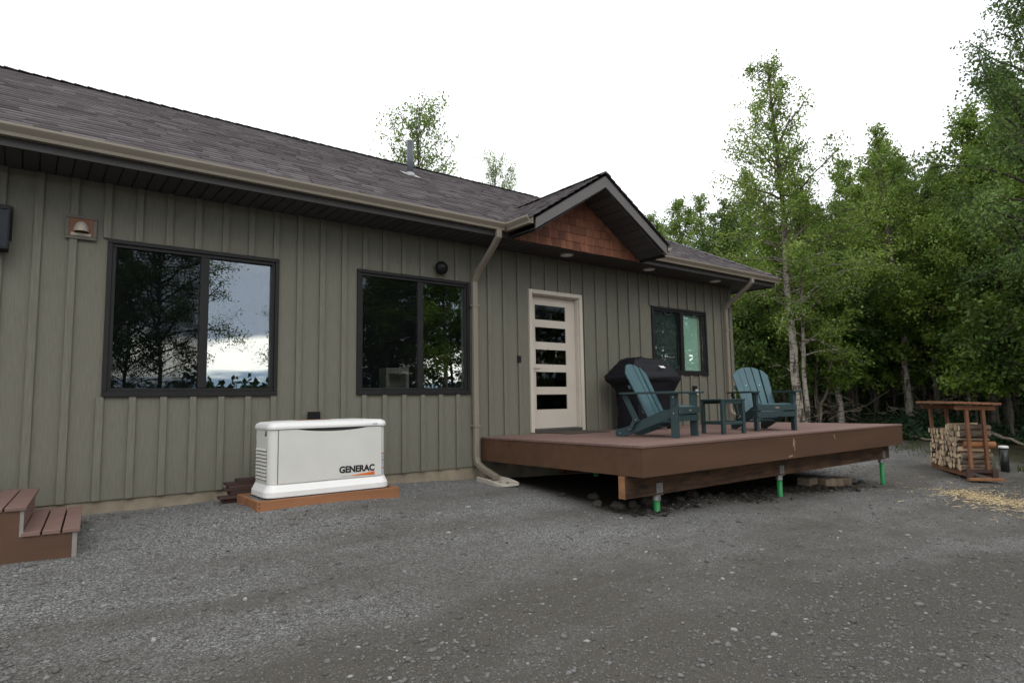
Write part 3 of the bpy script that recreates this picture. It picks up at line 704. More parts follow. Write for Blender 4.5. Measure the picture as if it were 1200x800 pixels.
# ================================================================== the deck
DX0, DX1, DY, DZ, DL = 5.09, 11.617, -2.932, .479, .151
deck = empty('deck', (0, 0, 0), label='brown composite deck raised on green steel piles by the front door', cat='deck')
nb = 21; bw = (abs(DY)-.03)/nb
bm_ = MB().box(DX0-.012, DX1+.012, .002, bw-.003, DZ-.026, DZ).mesh('deck_board'); bm_.materials.append(MT['deck_board'])
for k in range(nb): link('deck_board', bm_, deck, bevel=.003, loc=(0, DY-.012+k*bw, 0))
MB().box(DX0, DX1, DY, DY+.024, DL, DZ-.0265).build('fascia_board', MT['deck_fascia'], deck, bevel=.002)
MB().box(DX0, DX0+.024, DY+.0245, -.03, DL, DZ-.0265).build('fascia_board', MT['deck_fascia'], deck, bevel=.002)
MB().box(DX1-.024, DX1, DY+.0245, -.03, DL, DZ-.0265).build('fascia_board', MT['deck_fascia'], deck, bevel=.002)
for (x, z, l_, an) in ((8.105,.36,.11,1.35),(8.125,.30,.10,1.7),(8.14,.36,.05,1.5),(8.02,.185,.10,.15),(9.25,.38,.07,2.0)):
    MB().bar((x-.5*l_*math.cos(an), DY-.0012, z-.5*l_*math.sin(an)), (x+.5*l_*math.cos(an), DY-.0012, z+.5*l_*math.sin(an)), .0016, .016, (math.sin(an),0,-math.cos(an)) if abs(math.sin(an)) > .5 else (0,0,1)).build('scuff_mark', MT['scuff'], deck)
jm = MB().box(0, .04, DY+.03, -.04, DL-.001, DZ-.027).mesh('joist'); jm.materials.append(MT['beam'])
x = DX0+.1
while x < DX1-.1: link('joist', jm, deck, loc=(x, 0, 0)); x += .405
BY0, BY1 = -2.70, -2.61
MB().box(5.065, 11.64, BY0, BY1, -.090, DL-.002).box(5.0575, 5.0645, BY0, BY1, -.090, DL-.002, 1).build('beam', [MT['beam'], MT['endgrain']], deck, bevel=.003)
MB().box(6.2, 11.5, -.5, -.41, -.09, DL-.002).build('beam', MT['beam'], deck)
for x in (5.62, 8.19, 11.42):
    p = MB().tube([(x, -2.655, G(x,-2.655)-.4), (x, -2.655, -.125)], .037, 14).build('pile', MT['pile'], deck, smooth=True)
    MB().box(x-.055, x+.055, BY0-.004, BY0-.0005, -.075, .035).box(x-.06, x+.06, BY0-.006, BY1+.006, -.098, -.0905).tube([(x,-2.655,-.0985),(x,-2.655,-.16)], .047, 12).box(x-.02, x+.02, BY0-.008, BY0-.0045, -.045, -.005).build('bracket', MT['galv'], p)
for x in (6.9, 8.5, 11.2): MB().tube([(x,-.455,-.6),(x,-.455,-.091)], .043, 10).build('pile', MT['pile'], deck)
# pavers, rocks and spoil under the deck
pv = [(9.62,-2.30,.33,.10,.12,.12),(9.93,-2.42,.24,.11,.12,-.15),(10.23,-2.42,.17,.11,.12,-.35),(10.58,-2.40,.21,.11,.11,.5)]
for q_, (x, y, sx, sy, sz, rz) in enumerate(pv):
    m = MB().box(-sx/2, sx/2, -sy, sy, -.03, sz); o = m.build('paver_block', MT['paver'], None, bevel=.02, loc=(x, y, G(x,y)), label=('long tan concrete paver block under the deck, next to the middle green pile', 'grey-brown paver block second in the row from the middle green pile', 'narrow tan paver block third in the row from the middle green pile', 'skewed grey paver block at the row end nearest the corner green pile')[q_], cat='paver', group='paver blocks under the deck')
    o.rotation_euler = (random.uniform(-.03,.03), random.uniform(-.03,.03), rz)
def rock(x, y, s, lab, grp, sink=.3):
    v = ICO_V.copy(); bm2 = bmesh.new()
    bmesh.ops.create_icosphere(bm2, subdivisions=2, radius=1)
    sd_ = random.random()*50
    for vv in bm2.verts:
        c_ = vv.co; k_ = 1+.32*(float(vnoise(np.float64(c_.x*1.7+sd_), np.float64(c_.y*1.7+c_.z*2.1)))-.5)*2
        vv.co = Vector((c_.x*s*k_*random.uniform(.94,1.06), c_.y*s*.8*k_, c_.z*s*.62*k_))
    me = bpy.data.meshes.new('rock'); bm2.to_mesh(me); bm2.free(); me.materials.append(MT['rock'])
    o = link('rock', me, loc=(x, y, G(x,y)+s*.62*(1-2*sink)*.5), label=lab, cat='rock', group=grp); o.rotation_euler = (random.uniform(-.2,.2), random.uniform(-.2,.2), random.uniform(0,6.28))
for (x, y, s) in ((5.35,-2.33,.11),(5.58,-2.36,.09),(5.83,-2.42,.13),(6.05,-2.35,.08),(6.28,-2.45,.07),(6.62,-2.40,.10),(6.85,-2.46,.06),(7.2,-2.4,.07),(5.25,-2.1,.08),(5.5,-1.8,.09),(5.2,-1.55,.06),(7.6,-2.45,.05),(11.0,-2.5,.06),(11.15,-2.42,.05),(5.75,-2.62,.05),(5.45,-2.66,.05)):
    rock(x, y, s, 'dirty lump of rock in the soil bank under the deck', 'rocks under the deck')

# ================================================================== splash block
sb = MB(); pf = [(-.15,.0),(.15,.0),(.15,.075),(.125,.075),(.115,.028),(-.115,.028),(-.125,.075),(-.15,.075)]
n_ = len(pf); secs = [(0,1.0,1.0),(.30,1.06,.9),(.50,1.1,.55),(.60,.9,.42),(.65,.6,.40)]
vs = []
for (t_, wx, hz) in secs: vs += [(p[0]*wx, -t_, p[1]*(hz if p[1] > .03 else 1)) for p in pf]
fs = [tuple(range(n_)), tuple((len(secs)-1)*n_+k for k in range(n_))[::-1]]
for i in range(len(secs)-1): fs += [(i*n_+k, i*n_+(k+1)%n_, (i+1)*n_+(k+1)%n_, (i+1)*n_+k) for k in range(n_)]
s = empty('splash_block', (5.0, -.26, G(5.0,-.6)+.0), R(-4), label='cream plastic splash block under the downspout outlet', cat='splash block')
sb.add(vs, fs); sb.build('trough', MT['splash'], s, bevel=.006)
for (a, b) in ((-.03,-.40),(.04,-.47),(0,-.52)): MB().tube([(a,b,.0275),(a,b,.0305)], .018, 8).build('drain_hole', MT['black'], s)

# ================================================================== generator on its timber frame
gp = empty('timber_frame', (0,0,0), label='reddish timber frame on the gravel carrying the generator', cat='frame')
PA, PB, PC, PD = 1.745, 3.195, -1.215, -.53
for (x0,x1,y0,y1) in ((PA,PB,PC,PC+.04),(PA,PB,PD-.04,PD),(PA,PA+.04,PC+.041,PD-.041),(PB-.04,PB,PC+.041,PD-.041)):
    MB().box(x0,x1,y0,y1,-.05,.080).build('plank', MT['pad_wood'], gp, bevel=.003)
MB().box(PA+.041,PB-.041,PC+.041,PD-.041,-.05,.066).build('gravel_fill', MT['ground'], gp)
for zz_ in (.02,.055): MB().tube([(PA+.02,PC-.002,zz_),(PA+.02,PC+.002,zz_)], .006, 8).build('screw', MT['black'], gp)
gen = empty('standby_generator', (0,0,.082), label='cream standby generator with GENERAC lettering against the house wall', cat='generator')
X0, X1, Y0, Y1 = 1.885, 3.105, -1.095, -.60
def rrect(x0,x1,y0,y1,r,n=6):
    pts = []
    for cx, cy, a0 in ((x1-r,y1-r,0),(x0+r,y1-r,90),(x0+r,y0+r,180),(x1-r,y0+r,270)):
        for k in range(n+1): a = R(a0+90*k/n); pts.append((cx+r*math.cos(a), cy+r*math.sin(a)))
    return pts
def loft(m, secs, mi=0):
    n_ = len(secs[0][0]); vs = []
    for poly, z in secs: vs += [(p[0],p[1],z) for p in poly]
    fs = [tuple(range(n_))[::-1], tuple((len(secs)-1)*n_+k for k in range(n_))]
    for i in range(len(secs)-1): fs += [(i*n_+k, i*n_+(k+1)%n_, (i+1)*n_+(k+1)%n_, (i+1)*n_+k) for k in range(n_)]
    return m.add(vs, fs, mi)
RR = .075
m = MB(); e = .038
loft(m, [(rrect(X0-e,X1+e,Y0-e,Y1+e,RR+e),0),(rrect(X0-e,X1+e,Y0-e,Y1+e,RR+e),.052),(rrect(X0-.006,X1+.006,Y0-.006,Y1+.006,RR),.112),(rrect(X0-.006,X1+.006,Y0-.006,Y1+.006,RR),.118)])
m.build('base', MT['generator_lid'], gen, bevel=.006)
m = MB(); loft(m, [(rrect(X0,X1,Y0,Y1,RR),.1185),(rrect(X0,X1,Y0,Y1,RR),.645)]); body = m.build('body', MT['generator'], gen, bevel=.004)
# front panel, proud of the body with a recessed grip under the lid
fx0, fx1 = X0+RR+.008, X1-RR+.015
m = MB(); pts = [(fx0,.125),(fx1,.125)]
N_ = 24
for k in range(N_+1):
    t_ = k/N_; x_ = fx1+(fx0-fx1)*t_; u = min(1, max(0, (t_-.16)/.66)); dip = .030*math.sin(math.pi*u)**.6 if 0 < u < 1 else 0
    pts.append((x_, .640-dip))
m.prism(pts, 'y', Y0-.009, Y0-.0005); m.build('front_panel', MT['generator'], gen, bevel=.002)
MB().box(fx0-.006, fx0-.001, Y0-.0025, Y0-.0004, .125, .64).box(fx0+.02, fx1-.02, Y0-.003, Y0-.0004, .60, .6445).box(fx1+.001, fx1+.004, Y0-.002, Y0-.0004, .125, .64).build('shadow_strip', MT['louver'], gen)  # solid dark strips painting in the shade of the panel joints and grip
m = MB(); loft(m, [(rrect(X0-.012,X1+.012,Y0-.02,Y1+.012,RR+.008),.6455),(rrect(X0-.014,X1+.014,Y0-.022,Y1+.014,RR+.01),.668),(rrect(X0-.006,X1+.006,Y0-.012,Y1+.006,RR),.694),(rrect(X0+.03,X1-.03,Y0+.03,Y1-.03,RR-.02),.712),(rrect(X0+.2,X1-.2,Y0+.15,Y1-.12,.02),.722)])
lid = m.build('lid', MT['generator_lid'], gen, bevel=.003, smooth=False)
MB().box(2.86, 2.995, Y0-.0235, Y0-.0215, .657, .676).build('label_plate', MT['print_white'], lid)
MB().box(2.935, 2.990, Y0-.0245, Y0-.0236, .658, .675).build('label_plate', MT['print_grey'], lid)
MB().box(2.2, 2.55, -.95, -.80, .7221, .7245).build('dry_leaves', MT['pad_wood'], lid)
# left side louvres in two columns, lock
lm = MB().box(-.003, .0, -.070, .070, -.006, .005).mesh('louvre'); lm.materials.append(MT['louver'])
hood_ = MB().add([(-.001,-.074,.012),(-.001,.074,.012),(-.013,.074,-.004),(-.013,-.074,-.004),(-.009,-.074,-.008),(-.009,.074,-.008)],[(0,1,2,3),(3,2,5,4),(0,3,4),(1,5,2)]).mesh('louvre_blade'); hood_.materials.append(MT['generator'])
for k in range(9):
    for yc in (-.935, -.765):
        z = .160+k*.0345; o = link('louvre', lm, gen, loc=(X0-.0006, yc, z)); link('louvre_blade', hood_, o, loc=(0, 0, .010))
MB().box(X0-.006, X0-.0005, -.992, -.972, .585, .63).tube([(X0-.006,-.982,.59),(X0-.012,-.982,.59)], .008, 8).build('lock', MT['black'], gen)
# writing
def text(body_, name, size, mat_, parent, loc, rot, sx=1.0, bold=0.0):
    cu = bpy.data.curves.new(name, 'FONT'); cu.body = body_; cu.size = size; cu.extrude = .0006; cu.offset = bold; cu.align_x = 'LEFT'
    o = bpy.data.objects.new(name, cu); COL.objects.link(o)
    dg = bpy.context.evaluated_depsgraph_get(); me = bpy.data.meshes.new_from_object(o.evaluated_get(dg)); bpy.data.objects.remove(o)
    xs = [v.co.x for v in me.vertices]; x0_, x1_ = min(xs), max(xs)
    for v in me.vertices: v.co.x = (v.co.x-x0_)*sx/(x1_-x0_)
    me.materials.append(mat_); o = link(name, me, parent, loc=loc); o.rotation_euler = rot; return o
text('GENERAC', 'lettering', .088, MT['print_black'], gen, (2.577, Y0-.0102, .184), (R(90),0,0), .388, .0042)
m = MB(); m.add([(2.715,Y0-.0105,.168),(2.965,Y0-.0105,.140),(2.965,Y0-.0105,.173)],[(0,1,2)]); m.add([(2.715,Y0-.0105,.1655),(2.965,Y0-.0105,.1375),(2.965,Y0-.0105,.1395)],[(0,1,2)])
m = MB(); m.prism([(2.68,.1475),(2.965,.1375),(2.965,.1740)], 'y', Y0-.0110, Y0-.0096); m.build('swoosh', MT['print_orange'], gen)
MB().prism([(2.575,.1475),(2.679,.1470),(2.679,.1490)], 'y', Y0-.0110, Y0-.0096).build('swoosh', MT['print_black'], gen)
for k, (zb, zt) in enumerate(((.128,.205),(.213,.290),(.298,.36))):
    xa, xb = X1-.058, X1-.006
    # stickers wrap the rounded right corner: narrow strips on the arc
    def arc(t_): a_ = R(270-6+66*t_); return (X1-RR+(RR+.0012)*math.cos(a_), Y0+RR+(RR+.0012)*math.sin(a_))
    for nm, mt_, z0_, z1_ in (('sticker', MT['print_grey'], zb, zt-.011), ('sticker_header', MT['print_red'], zt-.0105, zt)):
        mm = MB(); q_ = [arc(t_/5) for t_ in range(6)]
        mm.add([(a,b,z0_) for a,b in q_]+[(a,b,z1_) for a,b in q_], [(i,i+1,i+7,i+6) for i in range(5)]); mm.build(nm, mt_, gen)

# ---- offcut boards behind the generator
for k, (x0, y0, w_, h_, z) in enumerate(((1.70,-.40,.14,.045,-.06),(1.64,-.38,.13,.04,-.014),(1.60,-.42,.14,.025,.027),(1.71,-.36,.13,.04,.053),(1.66,-.35,.13,.026,.094),(1.70,-.34,.12,.026,.121),(1.68,-.32,.12,.026,.148),(1.79,-.31,.12,.03,.175))):
    o = MB().box(0, 1.2, -w_/2, w_/2, 0, h_).build('offcut_board', MT['lumber_dark'], None, bevel=.003, loc=(x0, y0, z+.005), label='dark brown offcut board, %s in the stack behind the generator' % ('lowest','second up','longest sticking out','fourth up','fifth up','sixth up','second from the top','topmost')[k], cat='board', group='offcut boards behind the generator')
    o.rotation_euler = (0, 0, R((k*37 % 7-3)*.5))

# ================================================================== wooden steps
st = empty('wooden_steps', (0.0, 0, 0), R(-4.3), label='brown composite steps with two treads against the siding', cat='steps')
def tread(x0, x1, z, n=3):
    g = .012; w_ = (x1-x0-g*(n-1))/n
    for k in range(n): MB().box(x0+k*(w_+g), x0+k*(w_+g)+w_, -1.69, -.42, z-.026, z).build('tread_board', MT['deck_board'], st, bevel=.003)
tread(.165, .50, .105, 3)
tread(-.20, .165+.02, .285, 3)
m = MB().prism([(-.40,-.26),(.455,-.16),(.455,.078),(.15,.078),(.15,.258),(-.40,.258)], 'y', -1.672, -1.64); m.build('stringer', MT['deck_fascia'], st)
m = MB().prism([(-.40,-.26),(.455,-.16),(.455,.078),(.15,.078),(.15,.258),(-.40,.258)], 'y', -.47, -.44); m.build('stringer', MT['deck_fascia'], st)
MB().box(.140, .162, -1.639, -.471, .106, .258).build('riser', MT['deck_board'], st)
MB().box(.440, .462, -1.639, -.471, -.14, .078).build('riser', MT['lumber_dark'], st)
STRIP = simple('strip', (.22,.20,.18), .7)
MB().box(.1505, .172, -1.674, -1.6405, .079, .258).build('trim_strip', STRIP, st)
MB().box(.4555, .485, -1.674, -1.6405, -.16, .078).build('trim_strip', STRIP, st)
tread(-.62, -.22, .465, 3); m = MB().box(-.24, -.218, -1.639, -.471, .286, .438).build('riser', MT['deck_board'], st)
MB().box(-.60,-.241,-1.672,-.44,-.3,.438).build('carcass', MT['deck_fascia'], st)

# ================================================================== furniture on the deck
def adirondack(loc, rz, label):
    c = empty('adirondack_chair', loc, rz, label=label, cat='chair', group='teal chairs on the deck')
    T, D = MT['teal'], MT['teal_dark']
    for s in (-1, 1):
        y = s*.285
        MB().box(.235, .335, y-.018, y+.018, 0, .545).build('front_leg', D, c, bevel=.004)
        y = s*.245; yo = y
        MB().prism([(.34,.375),(.34,.27),(.20,.235),(-.30,.045),(-.44,.0),(-.555,.0),(-.575,.04),(-.555,.095),(-.46,.115),(-.35,.145),(.10,.335)], 'y', y-.016, y+.016).build('rear_leg', D, c, bevel=.004)
        y = s*.325
        m = MB().prism([(-.44,y-.045),(-.40,y-.06),(.05,y-.07),(.36,y-.075),(.40,y-.05),(.40,y+.05),(.36,y+.075),(.05,y+.07),(-.44,y+.05)], 'z', .546, .572)
        arm = m.build('armrest', D, c, bevel=.004)
        y = s*.312
        MB().prism([(.245,.545),(.325,.545),(.305,.40),(.265,.40)], 'y', y-.008, y+.014).build('arm_bracket', D, c, bevel=.003)
        # folding back support
        y = s*.30
        MB().bar((-.40,y,.545), (-.225,y,.19), .022, .075, (1,0,.45)).build('back_support', D, c, bevel=.004)
        MB().bar((-.255,y,.235), (-.335,y,.085), .018, .05, (1,0,-.4)).build('hinge_strap', D, c, bevel=.003)
        for (bx, bz) in ((-.24,.22),(-.335,.095),(-.47,.05),(.285,.30),(.285,.50)):
            MB().tube([(bx, s*.312, bz), (bx, s*.322, bz)], .008, 8).build('bolt', MT['steel'], c)
    # seat
    for k in range(6):
        x = .30-.085*k; z = .372-.052*k*.9 if k else .378
        MB().bar((x,-.227,z), (x,.227,z), .080, .022, (.42 if k else .1,0,1)).build('seat_slat', T, c, bevel=.004)
    MB().bar((.3525,-.30,.333), (.3525,.30,.333), .026, .085, (0,0,1)).build('apron', D, c, bevel=.004)
    MB().box(.336, .352, -.30, .30, .20, .275).build('front_rail', D, c, bevel=.004)
    # back: five fanned slats with a round top
    base = Vector((-.085,0,.20)); dv_ = Vector((-.40,0,.80)).normalized(); nb_ = Vector((.8,0,.4)).normalized()
    for k in range(5):
        t0 = (k-2); lb = .090; wt = .104
        ht = .835-.028*t0*t0; yb0, yt0 = t0*.101, t0*.1165
        vs = []
        e0 = ht-(.020 if abs(t0) else .0)*abs(t0); 
        pl = [(yb0-lb/2, 0), (yb0+lb/2, 0)]
        hl = lambda y_: .845-1.35*y_*y_-.9*abs(y_)**3.4*4
        for q in range(5):
            yy = yt0+wt/2-wt*q/4; pl.append((yy, hl(yy)))
        n_ = len(pl); th = .02; off = nb_*(.006*(t0*t0))
        vs = [base+dv_*p[1]+Vector((0,p[0],0))+off for p in pl]+[base+dv_*p[1]+Vector((0,p[0],0))+off-nb_*th for p in pl]
        m = MB(); m.add(vs, [tuple(range(n_)), tuple(range(n_,2*n_))[::-1]]+[(i,i+n_,(i+1)%n_+n_,(i+1)%n_) for i in range(n_)])
        sl_ = m.build('back_slat', T, c, bevel=.003)
        if abs(t0) == 1:
            p = base+dv_*.52+Vector((0,yb0*1.08,0))+off+nb_*.001; MB().tube([p, p+nb_*.004], .007, 8).build('bolt', MT['steel'], c)
    for hh_, wd_ in ((.50,.60),(.14,.5)):
        p = base+dv_*hh_-nb_*.022; MB().bar(p+Vector((0,-wd_/2,0)), p+Vector((0,wd_/2,0)), .05, .022, nb_).build('back_rail', D, c, bevel=.003)
    MB().box(.3656, .3665, -.03, .03, .325, .340).build('maker_plate', MT['scuff'], c)
    return c
adirondack((6.58,-2.03,DZ+.001), R(-77), 'teal slatted armchair on the deck in front of the covered grill')
adirondack((8.76,-2.16,DZ+.001), R(-121), 'teal slatted armchair on the deck nearer the wood edge, beside the side table')
t = empty('side_table', (7.62,-2.21,DZ+.001), R(-12), label='small dark teal side table between the two armchairs', cat='table')
hw_ = .205
for k in range(4):
    y0 = -hw_+k*.1035; MB().box(-hw_-.015, hw_+.015, y0-.002, y0+.0965, .445, .468).build('top_slat', MT['teal_dark'], t, bevel=.004)
for a in (-1, 1):
    for b in (-1, 1): MB().box(a*(hw_-.022)-.022, a*(hw_-.022)+.022, b*(hw_-.022)-.022, b*(hw_-.022)+.022, 0, .4445).build('leg', MT['teal_dark'], t, bevel=.003)
    MB().box(-hw_+.045, hw_-.045, a*(hw_-.022)-.012, a*(hw_-.022)+.012, .125, .165).build('stretcher', MT['teal_dark'], t, bevel=.003)
    MB().box(a*(hw_-.022)-.012, a*(hw_-.022)+.012, -hw_+.045, hw_-.045, .125, .165).build('stretcher', MT['teal_dark'], t, bevel=.003)
    MB().box(-hw_+.045, hw_-.045, a*(hw_-.022)-.012, a*(hw_-.022)+.012, .40, .444).build('apron', MT['teal_dark'], t, bevel=.003)
# covered grill
g = empty('covered_grill', (7.98,-.52,DZ+.001), R(0), label='barbecue grill under a black fabric cover beside the siding', cat='grill')
secs = [(0.03,.40,.25,.05),(.25,.405,.255,.05),(.45,.41,.26,.06),(.62,.43,.27,.06),(.72,.49,.30,.07),(.785,.56,.335,.06),(.825,.572,.34,.06),(.85,.565,.335,.06),(.93,.515,.30,.07),(1.02,.445,.25,.07),(1.10,.375,.20,.06),(1.138,.33,.165,.05),(1.15,.22,.10,.03)]
vs, n_ = [], 44
for z, a, b, r in secs:
    pts = rrect(-a, a, -b, b, r, 10)
    for k, p in enumerate(pts):
        ang = math.atan2(p[1]/b, p[0]/a); wr = .010*math.sin(ang*9+z*5)+.008*math.sin(ang*17+z*11+1)
        wr *= 1.7 if z < .7 else .9
        vs.append((p[0]*(1+wr/a*1.0), p[1]*(1+wr/b*1.2), z+.006*math.sin(p[0]*17)*(z > .8)))
fs = []
for i in range(len(secs)-1): fs += [(i*n_+k, i*n_+(k+1)%n_, (i+1)*n_+(k+1)%n_, (i+1)*n_+k) for k in range(n_)]
fs.append(tuple((len(secs)-1)*n_+k for k in range(n_)))
m = MB(); m.add(vs, fs); o = m.build('cover', MT['cover'], g, smooth=True)
sm = o.modifiers.new('sub', 'SUBSURF'); sm.levels = 1; sm.render_levels = 2
tx = bpy.data.textures.new('wrinkle', 'CLOUDS'); tx.noise_scale = .11
dm = o.modifiers.new('wrinkle', 'DISPLACE'); dm.texture = tx; dm.strength = .05; dm.mid_level = .5
m = MB(); m.add([(-.045,-.300,.985),(.0,-.302,.973),(.05,-.300,.98),(.075,-.301,.965),(.085,-.297,.985),(.04,-.282,1.012),(.0,-.286,1.002),(-.06,-.280,1.015)], [(0,1,6,7),(1,2,5,6),(2,3,4,5)])
for q in range(len(m.v)): m.v[q] = (m.v[q][0]+.10, m.v[q][1]-.012, m.v[q][2]+.004)
m.build('emblem', MT['print_white'], g)
for a in (-.36,.36):
    for b in (-.2,.2): MB().tube([(a,b-.02,.035),(a,b+.02,.035)], .035, 12).build('wheel', MT['black'], g)
d_ = MB().box(-.42,.42,-.27,.27,0,.012).build('door_mat', MT['mat'], None, bevel=.004, loc=(6.66,-.345,DZ+.0005), label='dark bristle door mat in front of the cream door', cat='mat')

# ================================================================== firewood rack
rz = R(37)
RX, RYY = 13.80, -3.36; rl, rw = 1.72, .40
base_z = G(14.5,-2.9)
rk = empty('firewood_rack', (RX, RYY, base_z), rz, label='open timber rack with a plank roof, filled with firewood', cat='rack')
WD = MT['rack']
MB().box(-.02, rl+.02, .17, .21, .05, .15).build('skid', WD, rk, bevel=.004); MB().box(-.02, rl+.02, -.21, -.17, .05, .15).build('skid', WD, rk, bevel=.004)
MB().box(-.16, -.02, -.30, .24, .0, .045).build('sill_board', MT['pad_wood'], rk, bevel=.004); MB().box(rl-.2, rl-.05, -.25, .30, .0, .045).build('sill_board', MT['pad_wood'], rk, bevel=.004)
MB().box(-.065, -.021, -.25, -.16, .046, .2).box(-.065, -.021, .14, .25, .046, .2).box(-.05, -.021, -.159, .139, .13, .19).build('end_bracket', MT['lumber_dark'], rk, bevel=.004)
for (x, y, lx_, ly_) in ((.03,.13,-.05,.03),(.03,-.13,-.05,.03),(rl-.06,.15,.0,.03),(rl-.06,-.13,.0,.02)):
    MB().bar((x,y,.151), (x+lx_,y+ly_,1.275), .05, .085, (1,0,0)).build('post', WD, rk, bevel=.004)
for (x,) in ((-.02,),(rl-.06,)): MB().bar((x,-.30,1.29), (x,.34,1.305), .045, .075, (0,0,1)).build('rafter', WD, rk, bevel=.004)
for k in range(5):
    y = -.34+k*.15; z = 1.347+.008*k
    MB().box(-.16-.03*random.random(), rl+.06+.03*random.random(), y, y+.142, z, z+.04).build('roof_plank', WD, rk, bevel=.003)
MB().bar((-.02,-.12,.98),(-.02,.14,.99),.02,.04).build('crossbar', MT['lumber_dark'], rk)
# the logs, each its own
protos = []
for k in range(7):
    m = MB(); n_ = 11; L2 = .25
    if k < 4:
        prof = [(math.cos(2*math.pi*q/n_)*random.uniform(.9,1.08), math.sin(2*math.pi*q/n_)*random.uniform(.9,1.08)) for q in range(n_)]
    else:
        a0 = random.uniform(0,6.28); sp_ = R((100,150,180)[k-4]); prof = [(-.45*math.cos(a0+sp_/2),-.45*math.sin(a0+sp_/2))]+[(math.cos(a0+sp_*q/7)*1.25-.45*math.cos(a0+sp_/2), math.sin(a0+sp_*q/7)*1.25-.45*math.sin(a0+sp_/2)) for q in range(8)]
    n_ = len(prof)
    vs = [(p[0],-L2,p[1]) for p in prof]+[(p[0],L2,p[1]) for p in prof]
    m.add(vs, [tuple(range(n_)), tuple(range(n_,2*n_))[::-1]], 0); m.add(vs, [(i,i+n_,(i+1)%n_+n_,(i+1)%n_) for i in range(n_)], 1)
    if k >= 4: m.m[2] = 0; m.m[-1] = 0
    me = m.mesh('firewood_log'); me.materials.append(MT['log_end']); me.materials.append(MT['log_bark']); protos.append(me)
fresh = protos[1].copy(); fresh.materials[0] = MT['log_fresh']; fresh.materials[1] = MT['log_fresh']
cz, sz_ = math.cos(rz), math.sin(rz); z = .152; rown = 0
while z < .93:
    r0 = random.uniform(.056,.066); x = .075+(.04 if rown % 2 else 0)
    top = lambda x_: .98 if x_ < .7 else .87
    while x < rl-.10:
        r = r0*random.uniform(.82,1.15); x += r
        if z+r < top(x)+.03 and x+r < rl-.06:
            is_f = rown == 4 and x < .2
            me = fresh if is_f else random.choice(protos)
            dy = random.uniform(-.025,.025)+(.0 if not is_f else -.05)
            o = link('firewood_log', me, loc=(RX+cz*x-sz_*dy, RYY+sz_*x+cz*dy, base_z+z+r0))
            o.rotation_euler = (random.uniform(-.03,.03), random.uniform(0,6.28), rz+random.uniform(-.05,.05)); o.scale = (r,1,r)
            if is_f: tag(o, 'fresh orange log at the end of the firewood stack', 'log')
            else: tag(o, 'grey-barked firewood log in the %s row of the timber rack' % ('bottom','second','third','fourth','fifth','sixth','seventh','eighth','ninth')[rown], 'log', 'firewood logs in the %s row of the rack' % ('bottom','second','third','fourth','fifth','sixth','seventh','eighth','ninth')[rown])
        x += r*.96
    z += r0*1.72; rown += 1
# ---- bollard light
bx, by = 15.75, -3.22
b = empty('bollard_light', (bx, by, G(bx,by)), label='short dark cylindrical bollard light beside the firewood rack', cat='light')
MB().tube([(0,0,-.05),(0,0,.47)], .075, 18).build('post', MT['bollard'], b, smooth=True); MB().tube([(0,0,.4705),(0,0,.50),(0,0,.515)], [.088,.088,.07], 18).build('cap', MT['print_white'], b)
# ================================================================== trees and undergrowth
def leaf_mesh(name, P, size, tone, mat_, aspect=.62, droop=0.0):
    n = len(P); a = RNG.normal(size=(n, 3)); a[:, 2] -= droop; a /= np.linalg.norm(a, axis=1)[:, None]
    b = RNG.normal(size=(n, 3)); b -= a*(a*b).sum(1)[:, None]; b /= np.linalg.norm(b, axis=1)[:, None]
    s = (size*RNG.uniform(.65, 1.3, n))[:, None]
    V = np.stack([P-a*s, P-b*s*aspect+a*s*.1, P+a*s, P+b*s*aspect+a*s*.1], 1).reshape(-1, 3)
    me = npmesh(name, V, np.arange(4*n).reshape(n, 4), np.repeat(np.clip(tone, 0, 1), 4)); me.materials.append(mat_); return me
def polyline(p, d, L_, k, bend, rise):
    pts = [Vector(p)]; d = Vector(d).normalized()
    for i in range(k):
        d = (d+Vector((random.gauss(0,bend), random.gauss(0,bend), random.gauss(0,bend)+rise))).normalized(); pts.append(pts[-1]+d*(L_/k))
    return pts
